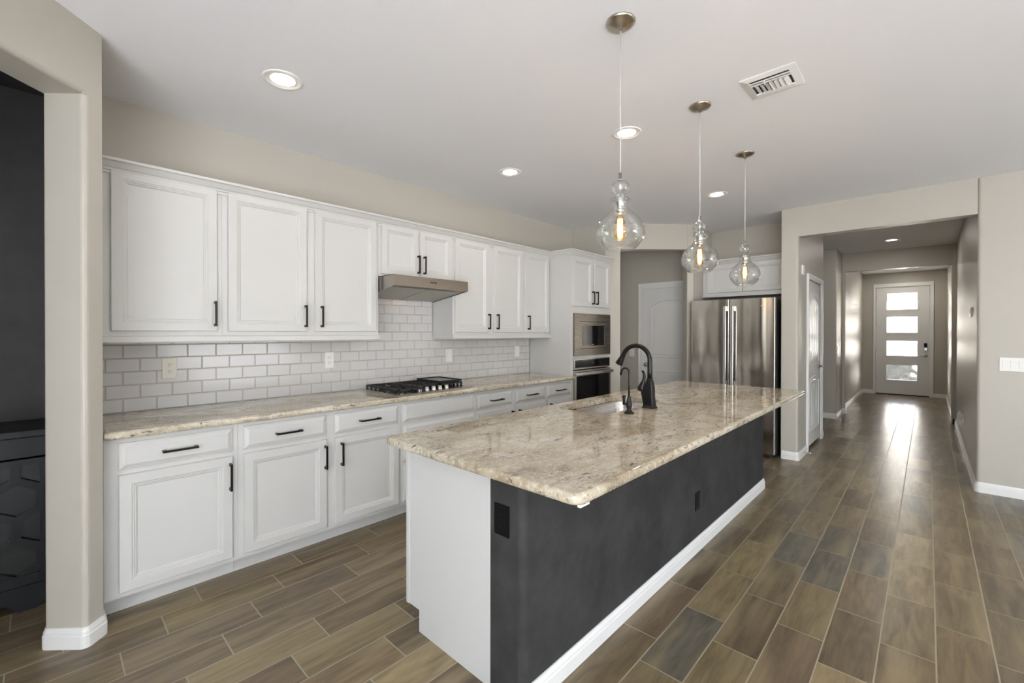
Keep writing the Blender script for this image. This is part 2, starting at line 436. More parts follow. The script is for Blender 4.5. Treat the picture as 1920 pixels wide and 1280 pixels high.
# diagonal wall with the niche opening: pillar, header, far jamb
r2_ = math.sqrt(.5)
PF = (.122, 2.690); PE = (.183, 2.751); PB = (PF[0]-.175*r2_, PF[1]+.175*r2_)
OW = 1.55                                   # width of the niche opening along the diagonal
QF = (PF[0]-OW*r2_, PF[1]-OW*r2_); QB = (PB[0]-OW*r2_, PB[1]-OW*r2_)
mb = MB()
mb.prism([PF, PE, (.183, 3.70), (.07, 3.70), (.07, 2.93), PB], 0, HO, vbev={0: .02, 5: .012, 4: .05})
mb.prism([PF, PE, (.183, 3.70), (.07, 3.70), (.07, 2.93), PB], HO, H)
hb = MB().prism([(0, HO), (.175, HO), (.175, H), (0, H)], 0, OW, 'x', vbev={0: .022}, vseg=5)
mb.merge(hb.bm, 0, Matrix(((-r2_, -r2_, 0, PF[0]), (-r2_, r2_, 0, PF[1]), (0, 0, 1, 0), (0, 0, 0, 1))))
e = (QF[0]-.6, QF[1]-.6); e2 = (QB[0]-.6, QB[1]-.6)
mb.prism([e, QF, QB, e2], 0, HO, vbev={1: .02}); mb.prism([e, QF, QB, e2], HO, H)
mb.prism([(WX, e[1]), (e[0]+.06, e[1]), (e[0]-.12, e[1]+.16), (WX, e[1]+.16)], 0, H)
struct('wall_front', mb, WALL, 'greige diagonal wall with an open niche at the left', 'wall')
mb = MB(); mb.box(-3.2, .07, 3.66, 3.80, 0, H); mb.box(-3.3, -3.2, 1.3, 3.80, 0, H)
mb.box(-3.2, .07, 2.96, 3.66, H-.02, H-.0005); mb.box(-3.2, -.2, 1.55, 2.96, H-.02, H-.0005)
struct('wall_niche', mb, DARKN, 'charcoal wall at the back of the niche', 'wall')

# pantry corner: short wall, diagonal wall with opening, return beside the fridge
D = 7.72
def dg(x): return (x, D-x)
T = .125*r2_
A0, A1, B1, B0 = (4.795, D-4.795), (4.932, D-4.932), (5.525, D-5.525), (5.580, D-5.580)
def bk(p): return (p[0]+T, p[1]+T)
mb = MB()
mb.prism([(4.795, 3.60), A0, A1, bk(A1), (4.795+T+.04, D-4.795+T), (4.795+T+.04, 3.60)], 0, H, vbev={2: .014})
mb.prism([B1, B0, (5.580, 2.140), (6.23, 2.140), (6.23, 2.26), (5.70, 2.26), bk(B1)], 0, H, vbev={0: .014})
mb.prism([A1, B1, bk(B1), bk(A1)], HO, H)
struct('wall_pantry', mb, WALL, 'greige diagonal corner wall with the pantry opening', 'wall')
mb = MB(); mb.box(4.9, 6.05, KY, KY+.15, 0, H); mb.box(6.0, 6.13, 3.10, KY, 0, H); mb.box(6.0, 6.13, 2.26, 3.10, 2.065, H)
struct('wall_vestibule', mb, WALL, 'greige wall around the pantry door', 'wall')
mb = MB(); mb.box(6.22, 6.35, 1.10, 2.26, 0, H); struct('wall_fridge', mb, WALL, 'greige wall above the fridge cabinet', 'wall')

# wall facing the kitchen with the hall opening, and the hall's left wall
mb = MB()
mb.prism([(HX, 1.18), (HX, YL), (6.10, YL), (6.10, YL+.13), (6.35, 1.18)], 0, HO, vbev={1: .022})
mb.prism([(HX, 1.18), (HX, YL), (6.10, YL), (6.10, YL+.13), (6.35, 1.18)], HO, H)
mb.prism([(HX, YL), (HX, YR), (HX+.13, YR), (HX+.13, YL)], HO, H)
mb.prism([(HX, YR), (HX, SY), (HX+.13, SY), (HX+.13, YR-.13), (9.45, YR-.13), (9.45, YR)], 0, H, vbev={0: .022})
mb.prism([(6.10, YL), (6.98, YL), (6.98, YL+.13), (6.10, YL+.13)], 2.045, H)
mb.prism([(6.98, YL), (7.17, YL), (7.17, YL+.13), (6.98, YL+.13)], 0, H, vbev={1: .02, 2: .02})
struct('wall_back', mb, WALL, 'greige wall with the wide opening into the hall', 'wall')
mb = MB()
mb.prism([(8.75, 4.5), (8.75, 1.07), (9.45, 1.07), (9.45, 1.035), (9.57, 1.035), (9.57, 1.10), (13.1, 1.10), (13.1, 1.25), (8.9, 1.25), (8.9, 4.5)], 0, HO+.005, vbev={1: .015, 3: .015, 4: .015})
mb.prism([(8.75, 4.5), (8.75, 1.07), (9.45, 1.07), (9.45, -.27), (9.57, -.27), (9.57, 1.10), (13.1, 1.10), (13.1, 1.25), (8.9, 1.25), (8.9, 4.5)], HO+.005, H)
mb.prism([(9.45, -.265), (9.45, -.6), (9.57, -.6), (9.57, -.265)], 0, H, vbev={0: .015, 3: .015})
mb.box(9.5, 13.1, -.45, -.30, 0, H)
mb.prism([(13.1, 1.25), (13.1, .868), (13.25, .868), (13.25, 1.25)], 0, H); mb.prism([(13.1, -.037), (13.1, -.45), (13.25, -.45), (13.25, -.037)], 0, H)
mb.prism([(13.1, .868), (13.1, -.037), (13.25, -.037), (13.25, .868)], 2.425, H)
mb.box(5.73, 8.9, 4.4, 4.5, 0, H); mb.box(7.17, 7.3, 2.3, 4.5, 0, H)
struct('wall_hall', mb, WALL, 'greige walls of the far hall and entry', 'wall')
# living room behind the camera: openings where the daylight comes in
mb = MB()
for y0, y1 in ((SY, -4.7), (-.5, e[1]+.16)): mb.box(WX-.15, WX, y0, y1, 0, H)
mb.box(WX-.15, WX, -4.7, -.5, 2.4, H); mb.box(WX-.15, WX, -4.7, -.5, 0, .06)
for x0, x1 in ((WX-.15, -2.6), (0, 1.6), (4.2, HX+.13)): mb.box(x0, x1, SY-.15, SY, 0, H)
for x0, x1 in ((-2.6, 0), (1.6, 4.2)): mb.box(x0, x1, SY-.15, SY, 2.4, H); mb.box(x0, x1, SY-.15, SY, 0, .06)
struct('wall_rear', mb, WALL, 'greige living room walls behind the camera', 'wall')
mb = MB()
for y in (-4.7, -3.32, -1.94, -.56): mb.box(WX-.06, WX+.01, y, y+.06, .06, 2.4)
mb.box(WX-.06, WX+.01, -4.7, -.5, 2.34, 2.4)
struct('window_1', mb, TRIM, 'white sliding door frame behind the camera', 'window')
for i, x0 in enumerate((-2.6, 1.6)):
    mb = MB()
    for x in (x0, x0+1.27, x0+2.54): mb.box(x, x+.06, SY-.06, SY+.01, .06, 2.4)
    mb.box(x0, x0+2.6, SY-.06, SY+.01, .06, .12); mb.box(x0, x0+2.6, SY-.06, SY+.01, 2.34, 2.4)
    struct('window_%d' % (i+2), mb, TRIM, 'white window frame behind the camera', 'window')

# baseboards
BBH, BBT = .088, .014
def sweep(mb, path, side=1, h=BBH, t=BBT):
    prof = [(0, 0), (t, 0), (t, h*.62), (t*.8, h*.66), (t*.75, h*.80), (t*.45, h*.90), (t*.35, h), (0, h)]
    pts = [Vector(p).to_2d() for p in path]; rings = []
    for i, p in enumerate(pts):
        def nrm(a, b): d = (b-a).normalized(); return Vector((-d.y, d.x))*side
        if i == 0: n = nrm(pts[0], pts[1])
        elif i == len(pts)-1: n = nrm(pts[-2], pts[-1])
        else:
            n0, n1 = nrm(pts[i-1], p), nrm(p, pts[i+1]); n = (n0+n1); n = n/(n.length_squared/2)
        rings.append([mb.bm.verts.new((p.x+n.x*d, p.y+n.y*d, z)) for d, z in prof])
    k = len(prof)
    for a, b in zip(rings, rings[1:]):
        for j in range(k): mb.bm.faces.new((a[j], a[(j+1) % k], b[(j+1) % k], b[j]))
    mb.bm.faces.new(rings[0]); mb.bm.faces.new(rings[-1][::-1])
    return mb
def rp(path, radii): # round an open path
    q = round_poly([path[0]]+list(path)+[path[-1]], {i+1: r for i, r in radii.items()}, 4)[1:-1]
    return q
def openround(path, r):
    out = [path[0]]
    for i in range(1, len(path)-1):
        tri = [path[i-1], path[i], path[i+1]]
        out += round_poly(tri, {1: r}, 4)[1:-1]
    return out+[path[-1]]
mb = sweep(MB(), openround([(.055, 2.90), PB, PF, PE, (.183, 2.83)], .016), -1)
struct('baseboard_left', mb, TRIM, 'white baseboard wrapping the foot of the pillar', 'baseboard')
mb = sweep(MB(), openround([(9.44, YR), (HX, YR), (HX, SY+.1)], .022), -1)
struct('baseboard_right', mb, TRIM, 'white baseboard along the right wall', 'baseboard')
mb = sweep(MB(), openround([(HX, 1.175), (HX, YL), (6.055, YL)], .022), -1)
sweep(mb, openround([(7.03, YL), (7.17, YL), (7.17, YL+.13)], .02), -1)
sweep(mb, openround([(8.75, 2.4), (8.75, 1.07), (9.45, 1.07), (9.45, 1.035), (9.57, 1.035), (9.57, 1.10), (13.1, 1.10), (13.1, .91)], .008), -1)
sweep(mb, [(13.1, -.095), (13.1, -.30), (9.59, -.30)], -1)
sweep(mb, openround([(9.45, YR+.0), (9.45, -.265), (9.57, -.265), (9.57, -.29)], .01), -1)
struct('baseboard_hall', mb, TRIM, 'white baseboards along the hall', 'baseboard')
mb = sweep(MB(), [(4.80, D-4.80), A1], -1); sweep(mb, [B1, B0], -1); sweep(mb, [(6.0, KY), (6.0, 3.14)], 1)
struct('baseboard_pantry', mb, TRIM, 'white baseboards at the pantry corner', 'baseboard')

# backsplash: individual bevelled tiles on a grout bed
TP, TL, X0 = .0794, .1556, .7823
mb = MB()
def tile(x0, x1, z0, z1, yf=KY-.0085, yb=KY-.003, b=.0035):
    if x1-x0 < .006 or z1-z0 < .006: return
    g_ = .0014; x0 += g_; x1 -= g_; z0 += g_; z1 -= g_
    lo = [(x0, yb, z0), (x1, yb, z0), (x1, yb, z1), (x0, yb, z1)]; hi = [(x0+b, yf, z0+b), (x1-b, yf, z0+b), (x1-b, yf, z1-b), (x0+b, yf, z1-b)]
    mb.loft([lo, hi], 0, cap1=True)
def rows(xa, xb, za, zb, r0, r1):
    for r in range(r0, r1):
        z0, z1 = max(.914+r*TP, za), min(.914+(r+1)*TP, zb)
        sh = X0 if r % 2 == 0 else X0+TL/2
        k0 = math.floor((xa-sh)/TL)-1
        for k in range(k0, k0+40):
            tile(max(sh+k*TL, xa), min(sh+(k+1)*TL, xb), z0, z1)
rows(.185, 3.953, .914, 1.3904, 0, 6); rows(1.803, 2.543, 1.3904, 1.72, 6, 11)
mb.box(.185, 3.953, KY-.0045, KY, .90, 1.372, 1); mb.box(1.803, 2.543, KY-.0045, KY, 1.3725, 1.72, 1)
o = struct('backsplash', mb, [TILE, GROUT], 'white subway tile backsplash above the counter', 'backsplash', recalc=True)

# ------------------------------------------------------------------ cabinetry
DOORP = [(0, 0), (0, .014), (.0035, .0195), (.047, .0195), (.051, .016), (.056, .016), (.060, .012), (.064, .012), (.071, .006)]
DRAWP = [(0, 0), (0, .008), (.003, .0105), (.006, .0105), (.022, .0185), (.024, .0195)]
def bar_handle(cx, cz, y, vertical, L=.155, parent=None, xf=None):
    mb = MB(); h = L/2; t = .0055; pr = .028
    if vertical:
        mb.box(cx-t, cx+t, y-pr-.010, y-pr, cz-h, cz+h, bev=.001, seg=1)
        for z in (cz-h+.008, cz+h-.008): mb.box(cx-t*.8, cx+t*.8, y-pr-.002, y, z-.008, z+.008)
    else:
        mb.box(cx-h, cx+h, y-pr-.010, y-pr, cz-t, cz+t, bev=.001, seg=1)
        for x in (cx-h+.008, cx+h-.008): mb.box(x-.008, x+.008, y-pr-.002, y, cz-t*.8, cz+t*.8)
    return build('handle', mb, BRONZE, parent, xf)
def door_part(par, x0, x1, z0, z1, yface, hx=None, hz=None, name='door', prof=DOORP, vertical=True, xf=None, L=.150):
    mb = MB().panel(x0, x1, z0, z1, prof)
    o = build(name, mb, CAB, par, (xf or Matrix.Identity(4)) @ on_y(yface))
    if hx is not None:
        bar_handle(hx, hz, yface-.0195, vertical, L, o, xf)
    return o

BASEY = 2.84
GB = 'white base cabinets along the kitchen wall'
def base_cab(x0, x1, label, drawers, doors):
    t = thing('base_cabinet', label, 'cabinet', (x0, BASEY, 0), GB)
    mb = MB(); mb.box(x0, x1, BASEY, KY-.012, .10, .875); mb.box(x0, x1, BASEY+.085, KY-.02, 0, .10)
    build('cabinet_body', mb, CAB, t)
    for a, b, z0, z1, h in drawers:
        door_part(t, a, b, z0, z1, BASEY, (a+b)/2 if h else None, .785, 'drawer', DRAWP, False)
    for a, b, side in doors:
        hx = None if side is None else (b-.0145 if side > 0 else a+.038)
        door_part(t, a, b, .127, .696, BASEY, hx, .585)
    return t
base_cab(.19, .749, 'leftmost white base cabinet beside the pillar, one drawer over one wide door', [(.243, .721, .721, .851, 1)], [(.243, .721, 1)])
base_cab(.750, 1.806, 'wide white base cabinet left of the cooktop, two drawers over a pair of doors', [(.777, 1.252, .721, .851, 1), (1.307, 1.786, .721, .851, 1)], [(.777, 1.252, 1), (1.307, 1.786, -1)])
base_cab(1.807, 2.548, 'white base cabinet under the cooktop, plain drawer fronts without pulls', [(1.826, 2.530, .721, .856, 0), (1.826, 2.530, .43, .696, 0), (1.826, 2.530, .127, .41, 0)], [])
base_cab(2.549, 3.509, 'white base cabinet right of the cooktop, two drawers over a pair of doors', [(2.566, 3.006, .721, .851, 1), (3.054, 3.490, .721, .851, 1)], [(2.566, 3.006, 1), (3.054, 3.490, -1)])
base_cab(3.510, 3.953, 'narrow white base cabinet against the oven tower, one drawer over one door', [(3.530, 3.936, .721, .851, 1)], [(3.530, 3.936, -1)])

UPY = 3.143
GU = 'white wall cabinets along the kitchen wall'
def upper_cab(x0, x1, z0, label, doors, dz0):
    t = thing('wall_cabinet', label, 'cabinet', (x0, UPY, z0), GU)
    mb = MB(); mb.box(x0, x1, UPY, KY-.002 if z0 > 1.5 else KY-.010, z0, 2.275); build('cabinet_body', mb, CAB, t)
    for a, b, side in doors:
        door_part(t, a, b, dz0, 2.252, UPY, (b-.0145 if side > 0 else a+.040), dz0+.105)
    return t
upper_cab(.19, .745, 1.365, 'leftmost white wall cabinet, one wide door, next to the pillar', [(.240, .719, 1)], 1.393)
upper_cab(.746, 1.801, 1.365, 'tall white wall cabinet with a pair of doors left of the range hood', [(.775, 1.248, 1), (1.304, 1.777, -1)], 1.393)
upper_cab(1.802, 2.544, 1.832, 'short white wall cabinet directly above the range hood, two small doors', [(1.822, 2.171, 1), (2.177, 2.523, -1)], 1.850)
upper_cab(2.545, 3.504, 1.365, 'white wall cabinet with a pair of doors right of the range hood', [(2.564, 2.990, 1), (3.054, 3.484, -1)], 1.389)
upper_cab(3.505, 3.953, 1.365, 'narrow white single-door wall cabinet against the oven tower', [(3.524, 3.932, -1)], 1.389)

CROWNP = [(0, 2.232), (.010, 2.232), (.012, 2.244), (.020, 2.248), (.022, 2.256), (.030, 2.262), (.048, 2.286), (.058, 2.290), (.060, 2.303), (0, 2.303)]
def crown(path, side, dz=0):
    mb = MB(); pts = [Vector(p).to_2d() for p in path]; rings = []
    for i, p in enumerate(pts):
        def nrm(a, b): d = (b-a).normalized(); return Vector((-d.y, d.x))*side
        if i == 0: n = nrm(pts[0], pts[1])
        elif i == len(pts)-1: n = nrm(pts[-2], pts[-1])
        else:
            n = nrm(pts[i-1], p)+nrm(p, pts[i+1]); n = n/(n.length_squared/2)
        rings.append([mb.bm.verts.new((p.x+n.x*d, p.y+n.y*d, z+dz)) for d, z in CROWNP])
    k = len(CROWNP)
    for a, b in zip(rings, rings[1:]):
        for j in range(k): mb.bm.faces.new((a[j], a[(j+1) % k], b[(j+1) % k], b[j]))
    mb.bm.faces.new(rings[0]); mb.bm.faces.new(rings[-1][::-1])
    return mb
TALLY = 2.846
mb = crown([(.19, UPY-.001), (3.954, UPY-.001), (3.954, TALLY-.001), (4.786, TALLY-.001)], -1, -.006)
tag(build('crown_molding', mb, CAB), 'white crown molding running along the tops of the wall cabinets and oven tower', 'molding')
mb = MB()
RAILP = [(UPY-.004, 1.364), (UPY-.020, 1.364), (UPY-.020, 1.334), (UPY-.014, 1.327), (UPY+.004, 1.327), (UPY+.004, 1.3645)]
mb.prism(RAILP, .19, 1.807, 'x')
tag(build('light_rail', mb, CAB), 'long white valance under the wall cabinets left of the range hood', 'molding', 'white valances under the wall cabinets')
mb = MB(); mb.prism([(y, z+.0) for y, z in RAILP], 2.541, 3.953, 'x')
mb.box(2.538, 2.556, UPY-.018, KY-.012, 1.327, 1.364)
tag(build('light_rail', mb, CAB), 'white valance under the wall cabinets right of the range hood', 'molding', 'white valances under the wall cabinets')
mb = MB(); mb.box(.20, 1.70, UPY+.03, UPY+.055, 1.340, 1.3645)
tag(build('wood_cleat', mb, WOODU), 'thin raw wood strip under the left wall cabinets, showing brown above the tile', 'strip')

# oven tower
t = thing('oven_tower', 'tall white oven tower cabinet at the right end of the kitchen wall', 'cabinet', (3.955, TALLY, 0))
TX0, TX1 = 3.955, 4.786
mb = MB()
mb.box(TX0, TX0+.025, TALLY, KY-.012, 0, 2.285); mb.box(TX1-.025, TX1, TALLY, KY-.012, 0, 2.285)
mb.box(TX0+.025, TX1-.025, TALLY, KY-.012, 1.605, 2.285); mb.box(TX0+.046, TX1-.041, TALLY, KY-.012, 1.092, 1.125)
mb.box(TX0+.025, TX1-.025, TALLY, KY-.012, .10, .33); mb.box(TX0+.025, TX1-.025, KY-.03, KY-.012, .33, 1.6)
mb.box(TX0+.025, TX0+.045, TALLY, TALLY+.02, .33, 1.605); mb.box(TX1-.040, TX1-.025, TALLY, TALLY+.02, .33, 1.605)
mb.box(TX0+.025, TX1-.025, TALLY+.08, TALLY+.1, 0, .1)
build('cabinet_body', mb, CAB, t)
door_part(t, 3.972, 4.366, 1.683, 2.228, TALLY, 4.352, 1.787)
door_part(t, 4.394, 4.742, 1.683, 2.228, TALLY, 4.432, 1.787)
door_part(t, 3.985, 4.755, .14, .31, TALLY, None, None, 'drawer', DRAWP)

t = thing('microwave', 'built-in stainless microwave with trim frame, upper appliance in the oven tower', 'microwave', (4.37, TALLY, 1.13))
mb = MB()
for a, b, z0, z1 in ((4.000, 4.108, 1.127, 1.603), (4.662, 4.748, 1.127, 1.603), (4.108, 4.662, 1.127, 1.203), (4.108, 4.662, 1.515, 1.603)):
    mb.box(a, b, TALLY-.022, TALLY+.004, z0, z1)
build('trim_frame', mb, DSTEEL, t)
mb = MB(); mb.box(4.02, 4.735, TALLY+.03, TALLY+.40, 1.135, 1.595); build('oven_box', mb, BLACKP, t)
mb = MB()
for a, b, z0, z1 in ((4.113, 4.148, 1.208, 1.510), (4.622, 4.657, 1.208, 1.510), (4.148, 4.622, 1.208, 1.238), (4.148, 4.622, 1.468, 1.510)):
    mb.box(a, b, TALLY-.018, TALLY+.03, z0, z1)
dr = build('door', mb, DSTEEL, t)
mb = MB(); mb.box(4.148, 4.622, TALLY-.013, TALLY+.03, 1.238, 1.468); build('window', mb, BGLASS, dr)
mb = MB()
mb.box(4.36, 4.40, TALLY-.0142, TALLY-.012, 1.247, 1.254)
build('badge', mb, HANDLE, dr)

t = thing('built_in_oven', 'stainless wall oven with black glass door, below the built-in microwave', 'oven', (4.37, TALLY, .34))
mb = MB(); mb.box(4.035, 4.735, TALLY+.03, TALLY+.5, .34, 1.08); build('oven_box', mb, BLACKP, t)
mb = MB(); mb.box(4.002, 4.748, TALLY-.016, TALLY+.03, .978, 1.090); p = build('control_panel', mb, STEEL, t)
mb = MB(); mb.box(4.025, 4.728, TALLY-.021, TALLY-.016, .994, 1.080); build('panel_glass', mb, BGLASS, p)
mb = MB(); mb.box(4.34, 4.40, TALLY-.0222, TALLY-.021, 1.03, 1.052); build('display', mb, FLIT, p)
mb = MB()
for a, b, z0, z1 in ((4.002, 4.032, .36, .965), (4.718, 4.748, .36, .965), (4.032, 4.718, .36, .40), (4.032, 4.718, .90, .965)):
    mb.box(a, b, TALLY-.026, TALLY+.03, z0, z1)
d_ = build('door', mb, STEEL, t)
mb = MB(); mb.box(4.032, 4.718, TALLY-.020, TALLY+.02, .40, .90); build('door_glass', mb, BGLASS, d_)
mb = MB(); mb.box(4.010, 4.740, TALLY-.075, TALLY-.050, .912, .948, bev=.006)
for x in (4.03, 4.70): mb.box(x, x+.02, TALLY-.055, TALLY-.024, .918, .942)
build('handle', mb, HANDLE, d_)

# countertop along the wall
def slab(mb, x0, x1, y0, y1, z0, z1, r, b, hole=None, corner=None):
    steps = [(b, z0)] + [(b-b*math.sin(a), z0+b-b*math.cos(a)) for a in (PI/6, PI/3, PI/2)] + [(b-b*math.sin(a), z1-b+b*math.cos(a)) for a in (PI/2, PI/3, PI/6)] + [(b, z1)]
    def lp(i): return round_poly([(x0+i, y0+i), (x1-i, y0+i), (x1-i, y1-i), (x0+i, y1-i)], {k: max((corner or {}).get(k, r)-i, .001) for k in range(4)}, 6)
    mb.loft([[(px, py, z) for px, py in lp(i)] for i, z in steps], 0, smooth=True)
    for z, fl in ((z0, True), (z1, False)):
        if hole: mb.holed(lp(b), hole, z, 0, fl)
        else:
            mb.bm.faces.new([mb.bm.verts.new((px, py, z)) for px, py in (lp(b)[::-1] if fl else lp(b))])
    return mb
mb = slab(MB(), .188, 3.954, 2.788, KY-.010, .877, .914, .004, .012)
tag(build('countertop', mb, GRAN), 'long beige granite countertop on the white base cabinets', 'countertop')

# range hood
t = thing('range_hood', 'slim stainless range hood under the short wall cabinet', 'hood', (2.17, KY, 1.67))
HXa, HXb = 1.806, 2.540
mb = MB()
sec = [(2.925, 1.828), (2.925, 1.746), (2.935, 1.743), (3.43, 1.670), (3.43, 1.828)]
mb.prism([(2.925, 1.828), (2.925, 1.746), (2.932, 1.743), (2.932, 1.828)], HXa, HXb, 'x')
for x0, x1 in ((HXa, HXa+.004), (HXb-.004, HXb)): mb.prism([(2.932, 1.828), (2.932, 1.743), (3.43, 1.670), (3.43, 1.828)], x0, x1, 'x')
mb.prism([(2.932, 1.828), (2.932, 1.824), (3.43, 1.824), (3.43, 1.828)], HXa, HXb, 'x')
build('hood_shell', mb, steel_material('hood_steel', (.34, .31, .275), .20, 'x'), t)
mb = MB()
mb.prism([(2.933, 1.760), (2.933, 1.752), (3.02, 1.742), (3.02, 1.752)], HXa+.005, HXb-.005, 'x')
build('front_strip', mb, M('hood_dark_strip', (.10, .09, .08), .4, .6), t)  # dark strip along the front of the hood underside
for x0, x1 in ((HXa+.006, 2.168), (2.176, HXb-.006)):
    mb = MB(); mb.prism([(3.02, 1.748), (3.02, 1.738), (3.425, 1.676), (3.425, 1.686)], x0, x1, 'x')
    build('filter', mb, M('filter_mesh', (.44, .43, .38), .45, .8, bump=(350, .5, .002)), t)
mb = MB()
for k in range(4): mb.box(2.145+k*.016, 2.153+k*.016, 2.9225, 2.926, 1.785, 1.795)
build('button', mb, BLACKP, t)

# cooktop
t = thing('gas_cooktop', 'black and steel five-burner gas cooktop set in the counter under the hood', 'cooktop', (2.17, 3.11, .914))
mb = MB(); mb.box(1.800, 2.538, 2.862, 3.362, .9143, .921, bev=.003); build('cooktop_pan', mb, STEEL, t)
mb = MB(); mb.box(1.815, 2.523, 2.955, 3.350, .921, .9225); build('burner_well', mb, M('black_enamel', (.015, .015, .016), .2), t)
burn = [(1.92, 3.06), (1.92, 3.26), (2.165, 3.17), (2.42, 3.06), (2.42, 3.26)]
for x, y in burn:
    mb = MB(); mb.lathe([(.0, .9225), (.045, .9225), (.045, .931), (.038, .934), (.038, .942), (.030, .945), (0, .945)], x, y, 20)
    build('burner', mb, IRON, t)
for gx0, gx1 in ((1.812, 2.045), (2.052, 2.283), (2.290, 2.526)):
    mb = MB(); y0, y1 = (2.872, 3.352) if gx0 < 2 or gx0 > 2.2 else (3.0, 3.352)
    if gx0 > 2.2: y0 = 2.985
    za, zb = .945, .958
    for y in (y0, y1-.012): mb.box(gx0, gx1, y, y+.012, za, zb)
    for x in (gx0, gx1-.012): mb.box(x, x+.012, y0, y1, za, zb)
    n = 6
    for k in range(1, n):
        y = y0+(y1-y0)*k/n; mb.box(gx0, gx0+.085, y-.005, y+.005, za, zb); mb.box(gx1-.085, gx1, y-.005, y+.005, za, zb)
    for x in ((gx0+gx1)/2,): mb.box(x-.005, x+.005, y0, y0+.1, za, zb); mb.box(x-.005, x+.005, y1-.1, y1, za, zb); mb.box(x-.005, x+.005, (y0+y1)/2-.06, (y0+y1)/2+.06, za, zb)
    k = 0
    while k < 8:
        y = y0+.006+(y1-y0-.012)*k/7
        for x in (gx0, gx1-.012): mb.box(x, x+.012, y-.007, y+.007, .9215, za)
        k += 1
    build('grate', mb, IRON, t)
for x in (2.035, 2.103, 2.168, 2.233, 2.300):
    mb = MB(); mb.lathe([(0, .921), (.020, .921), (.020, .926), (.016, .928), (.0165, .948), (.013, .952), (0, .952)], x, 2.918, 20)
    mb.box(x-.003, x+.003, 2.902, 2.934, .952, .957)
    build('knob', mb, CHROME, t)
t = thing('griddle_plate', 'flat black griddle plate lying on the right cooktop grate', 'griddle', (2.42, 3.2, .9585))
mb = MB(); mb.box(2.300, 2.548, 3.015, 3.350, .9588, .966, bev=.002)
for a in ((2.300, 2.548, 3.015, 3.023), (2.300, 2.548, 3.342, 3.350), (2.300, 2.308, 3.015, 3.350), (2.540, 2.548, 3.015, 3.350)): mb.box(*a, .966, .975)
build('plate', mb, IRON, t)
mb = MB(); mb.box(2.312, 2.536, 3.028, 3.338, .9662, .9672); build('cooking_surface', mb, M('griddle_surface', (.16, .15, .14), .3, .5), t)

# ------------------------------------------------------------------ island
IZ = .897
t = thing('kitchen_island', 'long kitchen island base, white end panel and charcoal painted back wall', 'island', (2.8, 1.4, 0))
IXa, IXb = 1.19, 4.43
mb = MB(); mb.prism([(1.808, IZ-.038), (1.236, IZ-.038), (1.236, 0), (1.712, 0), (1.712, .10), (1.808, .10)], IXa, IXa+.02, 'x')
mb.box(IXa-.004, IXa, 1.790, 1.812, .10, IZ-.038); mb.box(IXa-.002, IXa, 1.236, 1.247, 0, IZ-.038)
build('end_panel', mb, CAB, t)
mb = MB(); mb.box(IXa+.02, IXb, 1.236, 1.250, .0, IZ-.038); mb.box(IXa+.02, IXb, 1.236, 1.80, .10, .12); mb.box(IXb-.02, IXb, 1.236, 1.80, .1, IZ-.038)
mb.box(IXa+.02, IXb, 1.79, 1.81, .10, IZ-.038); mb.box(IXa+.02, IXb, 1.70, 1.715, 0, .10)
build('cabinet_body', mb, CAB, t)
mb = MB(); mb.prism([(IXa, 1.236), (IXa, 1.065), (IXb, 1.065), (IXb, 1.236)], 0, IZ-.038, vbev={1: .03, 2: .03}, vseg=6)
build('knee_wall', mb, DARKW, t)
mb = sweep(MB(), openround([(IXa+.012, 1.065), (IXb, 1.065), (IXb, 1.232)], .022), -1)
build('baseboard', mb, TRIM, t)
mb = MB(); mb.box(1.135, 1.185, .778, .790, IZ-.052, IZ-.037); mb.box(1.135, 1.185, .778, .83, IZ-.041, IZ-.037)
build('support_bracket', mb, TRIM, t)['label'] = 'small white bracket under the counter corner'

sk = (2.285, 3.075, 1.395, 1.765)
hole = rrect(*sk, .075, 6)
mb = slab(MB(), 1.095, 4.465, .757, 1.868, IZ-.037, IZ, .045, .013, hole)
zt = [(p[0], p[1], IZ) for p in hole]; zb_ = [(p[0], p[1], IZ-.037) for p in hole]
mb.loft([zt, zb_], 0)
tag(build('countertop', mb, GRAN), 'large beige granite island countertop with a cut-out for the sink', 'countertop')

t = thing('kitchen_sink', 'undermount stainless sink bowl in the island countertop', 'sink', (2.68, 1.58, IZ-.25))
mb = MB()
def rl(i, z, r): return [(p[0], p[1], z) for p in rrect(sk[0]+i, sk[1]-i, sk[2]+i, sk[3]-i, r, 6)]
mb.loft([rl(-.012, IZ-.0375, .08), rl(-.002, IZ-.0378, .075), rl(.002, IZ-.05, .075), rl(.008, IZ-.21, .075), rl(.02, IZ-.235, .07), rl(.045, IZ-.245, .05)], 0, cap1=True, smooth=True)
build('bowl', mb, SINKST, t, recalc=False)
mb = MB(); mb.lathe([(0, IZ-.243), (.040, IZ-.243), (.045, IZ-.2445), (.045, IZ-.246)], 2.68, 1.60, 20); build('drain', mb, CHROME, t)

